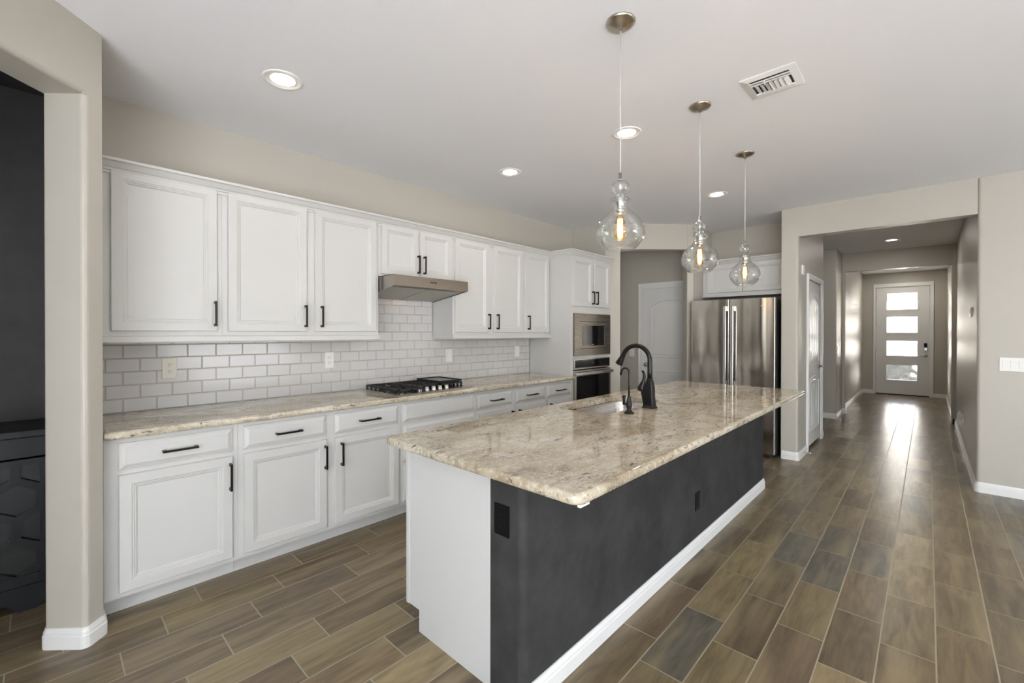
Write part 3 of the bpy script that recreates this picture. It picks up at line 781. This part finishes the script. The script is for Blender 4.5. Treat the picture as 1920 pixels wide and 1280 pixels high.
# main faucet
fx, fy = 2.71, 1.318
t = thing('kitchen_faucet', 'tall black pull-down faucet with curved spout behind the sink', 'faucet', (fx, fy, IZ))
mb = MB()
def sq(cy, hw, hd, z, r=.006): return [(p[0], p[1], z) for p in rrect(fx-hd, fx+hd, cy-hw, cy+hw, r, 3)]
mb.loft([sq(fy, .040, .034, IZ+.0003), sq(fy, .040, .034, IZ+.006), sq(fy, .036, .030, IZ+.009), sq(fy+.002, .034, .028, IZ+.03),
         sq(fy+.010, .037, .027, IZ+.075), sq(fy+.014, .040, .026, IZ+.107), sq(fy+.006, .032, .024, IZ+.135), sq(fy+.001, .024, .021, IZ+.165, .012), sq(fy, .017, .017, IZ+.195, .014)], 0, cap0=True, cap1=True, smooth=True)
build('body', mb, FAUC, t)
mb = MB(); R = .0985; cz = 1.203
pts = [(fx, fy, IZ+.19), (fx, fy, 1.13), (fx, fy, cz)] + [(fx, fy+R-R*math.cos(a), cz+R*math.sin(a)) for a in [PI*k/16 for k in range(1, 15)]]
mb.tube(pts, [.0165, .0165, .016]+[.015]*14, 16)
build('spout', mb, FAUC, t)
pe = Vector(pts[-1]); dd = (Vector(pts[-1])-Vector(pts[-2])).normalized()
mb = MB(); mb.tube([pe, pe+dd*.004, pe+dd*.005, pe+dd*.03, pe+dd*.075, pe+dd*.078], [.0165, .0165, .0155, .018, .0265, .025], 18)
mb.box(fx-.006, fx+.006, pe.y+.018, pe.y+.030, pe.z-.05, pe.z-.02, bev=.003)
build('spray_head', mb, FAUC, t)
mb = MB(); ly = fy+.056
mb.loft([[(fx-.012+p[0]*s, ly+dy+p[1]*s2, z) for p in [(math.cos(2*PI*k/16), math.sin(2*PI*k/16)) for k in range(16)]] for dy, z, s, s2 in
         ((-.008, IZ+.106, .014, .020), (-.002, IZ+.112, .018, .026), (.000, IZ+.128, .018, .026), (-.008, IZ+.150, .014, .020), (-.018, IZ+.175, .010, .012), (-.023, IZ+.20, .008, .009), (-.021, IZ+.22, .007, .009), (-.013, IZ+.238, .006, .009), (-.010, IZ+.243, .003, .006))], 0, True, True, smooth=True)
build('lever', mb, FAUC, t)
# small filtered water faucet
gx, gy = 2.435, 1.318
t = thing('drinking_water_faucet', 'small thin black drinking water faucet left of the main faucet', 'faucet', (gx, gy, IZ))
mb = MB(); mb.lathe([(0, IZ+.0003), (.031, IZ+.0003), (.030, IZ+.006), (.017, IZ+.016), (.013, IZ+.026), (.018, IZ+.044), (.019, IZ+.058), (.014, IZ+.072), (.012, IZ+.092), (.006, IZ+.105), (.006, IZ+.107), (0, IZ+.107)], gx, gy, 24)
build('body', mb, FAUC, t)
mb = MB(); R = .026; cz = 1.145
pts = [(gx, gy, IZ+.10), (gx, gy, 1.08), (gx, gy, cz)] + [(gx, gy+R-R*math.cos(a), cz+R*math.sin(a)) for a in [PI*k/12 for k in range(1, 12)]] + [(gx, gy+2*R+.004, cz-.018)]
mb.tube(pts, [.0058]*(len(pts)-1)+[.007], 12); build('spout', mb, FAUC, t)
mb = MB(); mb.tube([(gx, gy+.012, IZ+.055), (gx, gy+.034, IZ+.056)], .008, 12); mb.lathe([(0, IZ+.05), (.009, IZ+.05), (.007, IZ+.075), (.011, IZ+.098), (.009, IZ+.106), (0, IZ+.107)], gx, gy+.034, 14)
build('lever', mb, FAUC, t)

# ------------------------------------------------------------------ fridge and the cabinet above it
FX = 5.45
t = thing('refrigerator', 'stainless french-door refrigerator in the alcove left of the hall opening', 'refrigerator', (5.8, 1.665, 0))
mb = MB(); mb.box(FX+.07, 6.17, 1.215, 2.115, .035, 1.765); mb.box(FX+.10, 6.1, 1.24, 2.09, .012, .035); build('fridge_body', mb, FSIDE, t)
def fdoor(y0, y1, z0, z1, name):
    mb = MB(); b = bmesh.new()
    n = 14; prof = []
    for k in range(n+1):
        u = k/n; prof.append((y0+(y1-y0)*u, FX+.006*(2*u-1)**2))
    pts = prof+[(y1, FX+.062), (y0, FX+.062)]
    mb.prism([(x, y) for y, x in pts], z0, z1, 'z', vbev={0: .006, n: .006}, vseg=2)
    o = build(name, mb, FRST, t); return o
ym = 1.677
dl = fdoor(ym+.003, 2.120, .735, 1.775, 'door'); drr = fdoor(1.211, ym-.003, .735, 1.775, 'door'); fz = fdoor(1.211, 2.120, .055, .725, 'freezer_drawer')
for par, y0, y1 in ((dl, ym+.022, ym+.052), (drr, ym-.058, ym-.028)):
    mb = MB(); mb.box(FX-.052, FX-.038, y0, y1, .775, 1.695, bev=.003)
    for z in (.775, 1.64): mb.box(FX-.040, FX+.006, y0+.004, y1-.004, z, z+.055)
    build('handle', mb, HANDLE, par)
mb = MB(); mb.box(FX-.052, FX-.038, 1.30, 2.03, .640, .672, bev=.003)
for y in (1.32, 1.96): mb.box(FX-.040, FX+.006, y, y+.05, .645, .667)
build('handle', mb, HANDLE, fz)
mb = MB(); mb.box(FX-.0005, FX+.004, 1.305, 1.350, 1.682, 1.692, bev=.001); build('badge', mb, HANDLE, drr)
for y in (1.26, 2.05):
    mb = MB(); mb.box(FX+.09, FX+.15, y-.02, y+.02, 0, .036); build('foot', mb, FSIDE, t)

t = thing('fridge_cabinet', 'white double-door cabinet set back above the refrigerator', 'cabinet', (5.9, 1.66, 1.84))
mb = MB(); mb.box(5.90, 6.215, 1.183, 2.135, 1.845, 2.275); build('cabinet_body', mb, CAB, t)
for y0, y1 in ((1.20, 1.655), (1.661, 2.085)):
    mb = MB().panel(y0, y1, 1.895, 2.25, DOORP); build('door', mb, CAB, t, on_x(5.90))
mb = MB(); mb.box(5.885, 5.90, 1.183, 2.135, 1.842, 1.868)
build('light_rail', mb, CAB, t)
mb = crown([(5.899, 2.137), (5.899, 1.182)], -1, .006); build('crown_molding', mb, CAB, t)

# ------------------------------------------------------------------ doors
def arch_panel(mb, y0, y1, z0, z1, rise, d0, d1, bw=.018):
    """raised panel moulding ring with an arched top, local (s,d,t)"""
    def lp(i, d):
        a, b, c, e_ = y0+i, y1-i, z0+i, z1-i
        pts = [(a, -d, c), (b, -d, c)]
        n = 10
        for k in range(n+1):
            u = k/n; pts.append((b+(a-b)*u, -d, e_-rise+rise*(1-(2*u-1)**2)))
        return pts
    mb.loft([lp(0, d0), lp(bw*.35, d1), lp(bw*.7, d1+.001), lp(bw, d0-.003), lp(bw+.02, d0-.003), lp(bw+.035, d0+.004)], 0, cap1=True)

# pantry door in the vestibule
PX = 6.0
t = thing('door_1', 'white arched-panel pantry door behind the diagonal opening', 'door', (PX, 2.64, 0)); t['kind'] = 'structure'
mb = MB(); mb.box(PX-.016, PX, 3.030, 3.090, 0, 2.10); mb.box(PX-.016, PX, 2.26, 3.030, 2.02, 2.10); mb.box(PX-.022, PX-.016, 3.07, 3.090, 0, 2.10); mb.box(PX-.022, PX-.016, 2.26, 3.07, 2.08, 2.10)
build('casing', mb, TRIM, t)
mb = MB(); mb.box(PX+.004, PX+.045, 2.27, 3.028, .01, 2.018); lf = build('door_leaf', mb, DOORW, t)
mb = MB(); arch_panel(mb, 2.37, 2.915, 1.03, 1.86, .10, .0, .008); arch_panel(mb, 2.37, 2.915, .22, .85, .0001, 0, .008)
build('raised_panel', mb, DOORW, lf, on_x(PX+.004))
mb = MB(); mb.lathe([(0, 0), (.027, 0), (.027, -.006), (.011, -.010), (.011, -.032), (.024, -.040), (.028, -.052), (.022, -.064), (0, -.067)], PX+.004, 2.962, 18, axis='x', cz=.928)
build('knob', mb, NICKEL, lf)

# hall closet door on the left wall
t = thing('door_2', 'white closet door on the left wall of the hall with a lever handle', 'door', (6.54, YL, 0)); t['kind'] = 'structure'
mb = MB()
for x0, x1 in ((6.055, 6.115), (6.965, 7.025)): mb.box(x0, x1, YL-.016, YL, 0, 2.075); mb.box(x0 if x0 < 6.5 else x1-.018, x0+.018 if x0 < 6.5 else x1, YL-.022, YL-.016, 0, 2.075)
mb.box(6.115, 6.965, YL-.016, YL, 2.015, 2.075); mb.box(6.073, 7.007, YL-.022, YL-.016, 2.057, 2.075)
build('casing', mb, TRIM, t)
mb = MB(); mb.box(6.118, 6.962, YL+.006, YL+.046, .035, 2.012); lf = build('door_leaf', mb, DOORW, t)
mb = MB()
for z0, z1, r in ((1.02, 1.85, .09), (.20, .86, .05)):
    arch_panel(mb, 6.22, 6.86, z0, z1, r, 0, .008)
    for k in range(1, 4): x = 6.26+.14*k; mb.box(x-.005, x+.005, -.007, 0, z0+.06, z1-.10)
build('raised_panel', mb, DOORW, lf, on_y(YL+.006))
mb = MB()
for z in (.24, .98, 1.76): mb.box(6.112, 6.128, YL-.006, YL+.008, z, z+.09)
build('hinge', mb, NICKEL, lf)
mb = MB(); mb.lathe([(0, 0), (.030, 0), (.030, -.007), (.012, -.010), (.012, -.045), (0, -.045)], 6.895, YL+.006, 16, axis='y', cz=.955)
mb.tube([(6.895, YL-.04, .955), (6.86, YL-.045, .957), (6.78, YL-.042, .955)], [.010, .009, .007], 10)
build('lever', mb, NICKEL, lf)

# front door
DX = 13.1
t = thing('door_3', 'white front door with four frosted glass panes at the end of the hall', 'door', (DX, .415, 0)); t['kind'] = 'structure'
mb = MB(); mb.box(DX-.02, DX, .868, .908, 0, 2.50); mb.box(DX-.02, DX, -.095, -.037, 0, 2.50); mb.box(DX-.02, DX, -.037, .868, 2.42, 2.50)
mb.box(DX+.060, DX+.15, -.037, -.022, 0, 2.425); mb.box(DX+.060, DX+.15, .853, .868, 0, 2.425); mb.box(DX+.060, DX+.15, -.022, .853, 2.405, 2.425)
build('casing', mb, TRIM, t)
DY0, DY1 = -.032, .863
panes = [(.338, .674), (.880, 1.206), (1.400, 1.745), (1.915, 2.275)]
gy0, gy1 = .165, .672
mb = MB(); xa, xb = DX+.012, DX+.056
mb.box(xa, xb, DY0, gy0, .02, 2.415); mb.box(xa, xb, gy1, DY1, .02, 2.415)
zs = [.02]+[v for p_ in panes for v in p_]+[2.415]
for k in range(0, len(zs), 2): mb.box(xa, xb, gy0, gy1, zs[k], zs[k+1])
lf = build('door_leaf', mb, DOORW, t)
for z0, z1 in panes:
    mb = MB()
    for a in ((gy0-.03, gy0, z0-.03, z1+.03), (gy1, gy1+.03, z0-.03, z1+.03), (gy0, gy1, z0-.03, z0), (gy0, gy1, z1, z1+.03)): mb.box(xa-.008, xa, *a)
    fr_ = build('pane_frame', mb, DOORW, lf)
    mb = MB(); mb.box(xa+.018, xa+.024, gy0+.0005, gy1-.0005, z0+.0005, z1-.0005); build('glass_pane', mb, FROST, fr_)
mb = MB()
for z in (.32, .95, 1.55, 2.15): mb.box(DX+.002, DX+.014, DY1-.006, DY1+.004, z, z+.10)
build('hinge', mb, NICKEL, lf)
mb = MB(); mb.box(xa-.025, xa, .005, .055, 1.075, 1.165, bev=.006); k_ = build('lock_keypad', mb, BLACKP, lf)
mb = MB(); mb.box(xa-.026, xa, .007, .053, 1.005, 1.073, bev=.004); build('lock_plate', mb, HANDLE, k_)
mb = MB(); mb.lathe([(0, 0), (.032, 0), (.032, -.008), (.013, -.012), (.013, -.05), (0, -.05)], xa, .028, 16, axis='x', cz=.893)
mb.tube([(xa-.045, .028, .893), (xa-.05, .06, .896), (xa-.046, .145, .890)], [.011, .010, .007], 10); build('lever', mb, CHROME, lf)
mb = MB(); mb.box(DX-.005, DX+.15, DY0, DY1, 0, .0195); build('threshold', mb, BLACKP, t)

# beyond the front door
mb = MB(); mb.box(13.36, 30, -9, 11, -.16, -.06); struct('ground_outside', mb, PAVE, 'pale paving outside the front door', 'ground')
mb = MB(); mb.box(24, 24.3, -9, 11, -.06, 2.9); struct('wall_outside', mb, STUC, 'tan wall across the front yard', 'wall')
mb = MB(); mb.box(13.35, 15.4, -2.0, 3.0, 2.62, 2.8); mb.box(15.4, 15.5, -2.0, 3.0, 2.23, 2.8); struct('porch_roof', mb, CEIL, 'porch roof over the front door', 'roof')
mb = MB()
for k in range(260):
    x, y, z = 17.2+random.uniform(-.35, .35), random.uniform(-1.2, 2.6), random.uniform(.0, .62)
    b = bmesh.new(); bmesh.ops.create_icosphere(b, subdivisions=1, radius=random.uniform(.07, .13)); mb.merge(b, 0, Matrix.Translation((x, y, z)))
tag(build('hedge', mb, LEAF), 'low green hedge seen blurred through the lowest front door pane', 'hedge')['kind'] = 'stuff'

# ------------------------------------------------------------------ black console in the niche
CY = 3.26
t = thing('console_cabinet', 'black console cabinet with honeycomb fretwork glass doors in the niche', 'cabinet', (-.62, CY, 0))
cx0, cx1 = -1.32, .028
mb = MB(); mb.box(cx0-.01, cx1+.012, CY-.015, 3.645, .862, .900, bev=.006); build('top', mb, GLOSSB, t)
mb = MB(); mb.box(cx0, cx1, CY+.0, CY+.02, .765, .862); mb.box(cx0, cx0+.02, CY, 3.64, .12, .862); mb.box(cx1-.02, cx1, CY, 3.64, .12, .862)
mb.box(cx0, cx1, CY, 3.64, .10, .125); mb.box(cx0, cx1, 3.62, 3.64, .12, .862); mb.box(cx0+.02, cx1-.02, CY+.05, 3.62, .44, .455)
mb.prism([(cx1, .10), (cx1, .05), (cx1-.055, .0), (cx1-.12, .0), (cx1-.16, .045), (cx0+.16, .045), (cx0+.12, 0), (cx0+.055, 0), (cx0, .05), (cx0, .10)], CY+.005, CY+.03, 'y')
mb.box(cx0, cx0+.06, 3.58, 3.64, 0, .10); mb.box(cx1-.06, cx1, 3.58, 3.64, 0, .10)
build('cabinet_body', mb, GLOSSB, t)
for dx0, dx1 in ((cx0+.005, -.655), (-.645, cx1-.005)):
    mb = MB(); zz0, zz1 = .135, .758; fw_ = .040
    for a in ((dx0, dx0+fw_, zz0, zz1), (dx1-fw_, dx1, zz0, zz1), (dx0+fw_, dx1-fw_, zz0, zz0+.05), (dx0+fw_, dx1-fw_, zz1-.03, zz1)): mb.box(a[0], a[1], CY-.018, CY, a[2], a[3])
    s_ = .098; hw = .017; wv = s_*math.sqrt(3)
    cnt = [0]
    def bar(p, q):
        # clip to the door field
        u0, u1 = 0.0, 1.0
        for (a, b, lo, hi) in ((p[0], q[0], dx0+.02, dx1-.02), (p[1], q[1], zz0+.02, zz1-.02)):
            d = b-a
            if abs(d) < 1e-9:
                if a < lo or a > hi: return
                continue
            e0, e1 = sorted(((lo-a)/d, (hi-a)/d)); u0 = max(u0, e0); u1 = min(u1, e1)
        if u1-u0 < .02: return
        P_ = (p[0]+(q[0]-p[0])*u0, p[1]+(q[1]-p[1])*u0); Q_ = (p[0]+(q[0]-p[0])*u1, p[1]+(q[1]-p[1])*u1)
        d = Vector((Q_[0]-P_[0], Q_[1]-P_[1])).normalized(); n = Vector((-d.y, d.x))*hw
        mb.prism([(P_[0]-n.x, P_[1]-n.y), (Q_[0]-n.x, Q_[1]-n.y), (Q_[0]+n.x, Q_[1]+n.y), (P_[0]+n.x, P_[1]+n.y)], CY-.015-.0003*(cnt[0] % 7), CY-.003, 'y'); cnt[0] += 1
    xv = -.098; zv = .705
    for r in range(-2, 6):
        for k in range(-9, 3):
            x = xv+k*wv+(wv/2 if r % 2 else 0); z = zv-r*1.5*s_
            bar((x, z+s_/2), (x, z-s_/2)); bar((x, z-s_/2), (x-wv/2, z-s_)); bar((x, z-s_/2), (x+wv/2, z-s_))
    d_ = build('door', mb, GLOSSB, t)
    mb = MB(); mb.box(dx0+.02, dx1-.02, CY+.0, CY+.004, zz0+.02, zz1-.02); build('glass', mb, CABGL, d_)

# ------------------------------------------------------------------ outlets and switches
def duplex(par, xf, w, h, mat, kind):
    mb = MB(); mb.box(-w/2, w/2, -.006, 0, -h/2, h/2, bev=.002); pl = build('cover_plate', mb, mat, par, xf)
    if kind == 'duplex':
        for s in (-1, 1):
            mb = MB(); mb.prism(round_poly([(-.016, s*.021-.014), (.016, s*.021-.014), (.016, s*.021+.014), (-.016, s*.021+.014)], .009, 4), -.009, -.004, 'y')
            r_ = build('receptacle', mb, mat, pl, xf)
            for x0, x1, z0, z1 in ((-.0072, -.0048, -.001, .008), (.0048, .0072, -.001, .008), (-.002, .002, -.010, -.006)):
                mb = MB(); mb.box(x0, x1, -.0096, -.008, s*.021+z0, s*.021+z1); build('slot', mb, SLOT, pl, xf)
    elif kind == 'decora':
        mb = MB(); mb.box(-.0165, .0165, -.0085, -.004, -.033, .033, bev=.001); build('receptacle', mb, mat, pl, xf)
        for s in (-1, 1):
            for x in (-.006, .006):
                mb = MB(); mb.box(x-.0012, x+.0012, -.0092, -.008, s*.021-.003, s*.021+.005); build('slot', mb, SLOT, pl, xf)
    elif kind == 'rocker':
        mb = MB(); mb.prism([(-.004, -.033), (-.0075, -.033), (-.0105, .033), (-.004, .033)], -.0165, .0165, 'x'); build('rocker', mb, mat, pl, xf)
GO = 'cover plates on the subway tile'
for x, z, lab, mat, kind, w_ in ((.534, 1.163, 'almond duplex outlet on the tile nearest the pillar', ALMOND, 'duplex', .074), (1.542, 1.168, 'white duplex outlet on the tile just left of the cooktop', PLAST, 'duplex', .070),
                        (2.736, 1.162, 'white switch plate on the tile just right of the cooktop', PLAST, 'rocker', .080), (3.728, 1.172, 'white switch plate on the tile beside the oven tower', PLAST, 'rocker', .080)):
    t = thing('outlet' if kind == 'duplex' else 'light_switch', lab, 'outlet' if kind == 'duplex' else 'switch', (x, KY-.009, z), GO)
    duplex(t, Matrix.Translation((x, KY-.0092, z)), w_, .125, mat, kind)
t = thing('outlet', 'black outlet on the near end of the island, facing the camera', 'outlet', (IXa-.001, 1.170, .678)); duplex(t, Matrix.Translation((IXa-.0005, 1.170, .678)) @ on_x(0), .078, .118, BLACKP, 'decora')
t = thing('outlet', 'black outlet low on the long charcoal side of the island', 'outlet', (2.85, 1.064, .317)); duplex(t, Matrix.Translation((2.85, 1.0645, .317)), .072, .115, BLACKP, 'decora')
# switch bank on the right wall
t = thing('light_switch', 'white four-gang switch plate on the right wall at the picture edge', 'switch', (HX, -.55, 1.12))
mb = MB(); mb.box(-.105, .105, -.007, 0, -.058, .058, bev=.003); pl = build('cover_plate', mb, PLAST, t, Matrix.Translation((HX-.0003, -.551, 1.122)) @ on_x(0))
for k in range(4):
    mb = MB(); mb.prism([(-.004, -.034), (-.008, -.034), (-.0115, .034), (-.004, .034)], -.0168, .0168, 'x')
    build('rocker', mb, PLAST, pl, Matrix.Translation((HX-.0003, -.551+.069-.046*k, 1.122)) @ on_x(0))
t = thing('light_switch', 'white switch plate behind the kitchen faucet, left of the pantry door', 'switch', (PX, 3.203, 1.09)); duplex(t, Matrix.Translation((PX-.0003, 3.203, 1.092)) @ on_x(0), .078, .116, PLAST, 'rocker')
t = thing('light_switch', 'white switch plate on the hall wall beyond the closet door', 'switch', (8.9, 1.07, 1.12)); duplex(t, Matrix.Translation((8.90, 1.0695, 1.12)), .115, .13, PLAST, 'rocker')
flip = Matrix.Rotation(PI, 4, 'Z')
t = thing('light_switch', 'small white switch plate on the entry wall right of the front door', 'switch', (12.2, -.30, 1.12)); duplex(t, Matrix.Translation((12.2, -.2995, 1.12)) @ flip, .075, .12, PLAST, 'rocker')
t = thing('thermostat', 'small white thermostat on the right hall wall at eye height', 'thermostat', (6.2, YR, 1.59))
mb = MB(); mb.box(6.13, 6.25, YR, YR+.016, 1.545, 1.635, bev=.003); build('case', mb, PLAST, t)
mb = MB(); mb.box(6.15, 6.23, YR+.0155, YR+.0170, 1.575, 1.620); build('display', mb, M('pale_display', (.62, .64, .62), .2), t)
t = thing('outlet', 'white outlet low on the right hall wall', 'outlet', (7.42, YR, .365)); duplex(t, Matrix.Translation((7.42, YR+.0005, .365)) @ flip, .075, .12, PLAST, 'duplex')
t = thing('plug_in_night_light', 'white plug-in device in the outlet low on the right hall wall', 'night light', (7.42, YR+.01, .39))
mb = MB(); mb.box(7.395, 7.445, YR+.0101, YR+.055, .37, .44, bev=.006); build('case', mb, PLAST, t)
mb = MB(); mb.lathe([(0, .440), (.012, .440), (.012, .462), (.008, .470), (0, .471)], 7.42, YR+.032, 12); build('lamp', mb, M('night_light_lens', (.9, .9, .88), .2), t)
mb = MB(); mb.box(5.755, 5.835, YL-.018, YL, 2.035, 2.140, bev=.003)
tag(build('door_chime', mb, PLAST), 'small white wall box high beside the hall closet door', 'chime')
for x, lab in ((5.84, 'spring door stop on the baseboard left of the hall closet door'), (7.19, 'spring door stop on the baseboard end right of the hall closet door')):
    t = thing('door_stop', lab, 'door stop', (x, YL-.014, .05), 'spring door stops in the hall')
    ax = 'y' if x < 7 else 'x'
    mb = MB(); c_ = (x, YL-.0142) if ax == 'y' else (7.1842, YL+.06)
    sg = -1 if ax == 'y' else 1
    mb.lathe([(0, 0), (.011, 0), (.011, sg*.004), (.005, sg*.006), (.005, sg*.055), (0, sg*.055)], c_[0], c_[1], 12, axis=ax, cz=.05); build('spring', mb, NICKEL, t)
    mb = MB(); mb.lathe([(0, sg*.055), (.008, sg*.055), (.008, sg*.068), (0, sg*.07)], c_[0], c_[1], 12, axis=ax, cz=.05); build('tip', mb, PLAST, t)

# ------------------------------------------------------------------ ceiling fixtures
def make_can(x, y, label, power):
    t = thing('recessed_light', label, 'ceiling light', (x, y, H), 'lit recessed ceiling lights')
    mb = MB(); mb.lathe([(.099, H-.0005), (.099, H-.004), (.094, H-.007), (.078, H-.006), (.076, H-.0005)], x, y, 40); build('trim_ring', mb, TRIM, t)
    mb = MB(); mb.lathe([(.077, H-.0055), (.073, H-.003), (.066, H-.0015), (.060, H-.0012)], x, y, 40); build('baffle', mb, BAFFLE, t)
    mb = MB(); mb.lathe([(.0605, H-.0014), (.03, H-.0016), (0, H-.0016)], x, y, 32); build('lens', mb, LAMPD, t)
    l = bpy.data.lights.new('lamp_glow', 'AREA'); l.shape = 'DISK'; l.size = .12; l.energy = power; l.color = (1.0, .93, .84)
    o = bpy.data.objects.new('lamp_glow', l); C.objects.link(o); o.parent = t; o.location = (0, 0, -.010)
    return t
for x, y, lab, p in ((.882, 2.525, 'lit recessed ceiling light nearest the camera, above the left cabinets', 1.8), (2.704, 2.575, 'lit recessed ceiling light above the cooktop side, left of the pendants', 1.8),
                  (2.715, 1.492, 'lit recessed ceiling light above the island, behind the nearest pendant cord', 3.5), (4.524, 1.510, 'lit recessed ceiling light in front of the refrigerator, beyond the middle pendant', 5),
                  (8.49, .39, 'lit recessed light in the hall ceiling before the second header', 6), (12.35, .39, 'lit recessed light in the entry ceiling by the front door', 7)):
    make_can(x, y, lab, p)

# supply register in the ceiling
vx, vy = 2.703, .616
t = thing('air_vent', 'square white ceiling register with curved vanes right of the pendants', 'vent', (vx, vy, H))
mb = MB(); s_ = .128; q = .094
lo = [(vx-s_, vy-s_, H), (vx+s_, vy-s_, H), (vx+s_, vy+s_, H), (vx-s_, vy+s_, H)]
def sqr(r, z): return [(vx-r, vy-r, z), (vx+r, vy-r, z), (vx+r, vy+r, z), (vx-r, vy+r, z)]
mb.loft([sqr(s_, H-.0003), sqr(s_, H-.004), sqr(q+.004, H-.012), sqr(q, H-.012), sqr(q, H-.0005)], 0)
build('frame', mb, TRIM, t)
mb = MB(); mb.box(vx-q, vx+q, vy-q, vy+q, H-.0016, H-.0006); build('duct_shade_plate', mb, M('duct_shadow', (.06, .06, .06), .8), t)  # flat dark plate painted as the shade inside the duct
for k, xx in enumerate((-.076, -.052)):
    mb = MB(); mb.box(vx+xx, vx+xx+.011, vy-q, vy+q, H-.014, H-.0105); build('slat', mb, TRIM, t)
for k in range(8):
    yy = -.08+k*.0228; sg = 1 if k < 4 else -1
    mb = MB(); pr = [(yy+sg*.020*(u**2), H-.003-.013*u) for u in (0, .25, .5, .75, 1)]
    pr = pr+[(a+.0016, b) for a, b in pr[::-1]]
    mb.prism([(vy+a, b) for a, b in pr], vx-.036, vx+.062, 'x'); build('vane', mb, TRIM, t)
mb = MB(); mb.box(vx+.062, vx+q, vy-q, vy+q, H-.016, H-.008, bev=.002); build('deflector', mb, TRIM, t)
mb = MB(); mb.tube([(vx-.075, vy+.02, H-.013), (vx-.055, vy+.026, H-.022), (vx-.035, vy+.028, H-.020)], .003, 8); build('lever', mb, TRIM, t)

# pendants
def make_pendant():
    t = thing('pendant_light', '', 'pendant light', (0, 0, 0), 'clear glass pendants over the island')
    mb = MB(); mb.lathe([(0, H-.0003), (.063, H-.0003), (.064, H-.005), (.058, H-.012), (.040, H-.020), (.018, H-.026), (.010, H-.034), (.006, H-.040), (0, H-.040)], 0, 0, 36); build('canopy', mb, NICKEL, t)
    mb = MB(); mb.tube([(0, 0, H-.035), (0, 0, 2.083)], .0028, 8); build('cord', mb, CABLE, t)
    mb = MB(); mb.lathe([(0, 2.085), (.007, 2.085), (.007, 2.058), (.012, 2.056), (.012, 2.050), (.0045, 2.048), (.0045, 1.985), (.012, 1.982), (.019, 1.974), (.0205, 1.962), (.0205, 1.932), (.018, 1.930), (.0205, 1.926), (.0205, 1.906), (.014, 1.904), (0, 1.904)], 0, 0, 24)
    build('socket', mb, HANDLE, t)
    prof = [(.011, 2.052), (.022, 2.050), (.033, 2.043), (.040, 2.030), (.0415, 2.018), (.038, 2.003), (.030, 1.992), (.0215, 1.986), (.020, 1.982), (.026, 1.978), (.040, 1.974), (.0445, 1.968), (.043, 1.961), (.037, 1.953), (.0345, 1.945),
            (.036, 1.936), (.043, 1.924), (.0535, 1.911), (.073, 1.896), (.091, 1.877), (.102, 1.853), (.1065, 1.826), (.104, 1.805), (.095, 1.786), (.079, 1.766), (.066, 1.755), (.061, 1.751)]
    # smooth the outline, then give the glass a real wall
    P = []
    for a, b in zip(prof, prof[1:]): P += [a, ((a[0]+b[0])/2, (a[1]+b[1])/2)]
    P.append(prof[-1])
    for _ in range(1): P = [P[0]]+[((P[i-1][0]+2*P[i][0]+P[i+1][0])/4, (P[i-1][1]+2*P[i][1]+P[i+1][1])/4) for i in range(1, len(P)-1)]+[P[-1]]
    inn = [(max(r-.0028, .004), z) for r, z in P]
    mb = MB(); mb.lathe(P+[(P[-1][0]-.0014, P[-1][1]-.0016)]+inn[::-1], 0, 0, 48); build('glass_shade', mb, GLASS, t)
    bulb = [(.010, 1.905), (.013, 1.896), (.016, 1.885), (.023, 1.866), (.027, 1.846), (.0275, 1.830), (.024, 1.812), (.015, 1.799), (.005, 1.794), (0, 1.7935)]
    mb = MB(); mb.lathe(bulb, 0, 0, 28); bu = build('bulb', mb, BULBG, t)
    mb = MB()
    for k in range(8):
        a = 2*PI*k/8; r = .0095
        mb.tube([(r*math.cos(a), r*math.sin(a), 1.884), (r*1.15*math.cos(a+.2), r*1.15*math.sin(a+.2), 1.845), (r*math.cos(a), r*math.sin(a), 1.808)], .0011, 5)
    build('filament', mb, FILA, bu)
    l = bpy.data.lights.new('bulb_glow', 'POINT'); l.energy = 2.2; l.color = (1, .70, .40); l.shadow_soft_size = .012
    o = bpy.data.objects.new('bulb_glow', l); C.objects.link(o); o.parent = t; o.location = (0, 0, 1.845)
    return t
pen = make_pendant()
# re-seat: the thing's base is the ceiling point under which its parts hang
for ch in pen.children: ch.location.z -= H
for (x, y, lab), k in zip(((1.728, .980, 'nearest clear glass pendant light, hanging lowest in view over the island'), (2.693, .995, 'middle one of three clear glass pendant lights over the island'),
                  (3.642, 1.010, 'farthest clear glass pendant light, in front of the refrigerator')), range(3)):
    o = pen if k == 0 else copy_tree(pen)
    o.location = (x, y, H); o['label'] = lab
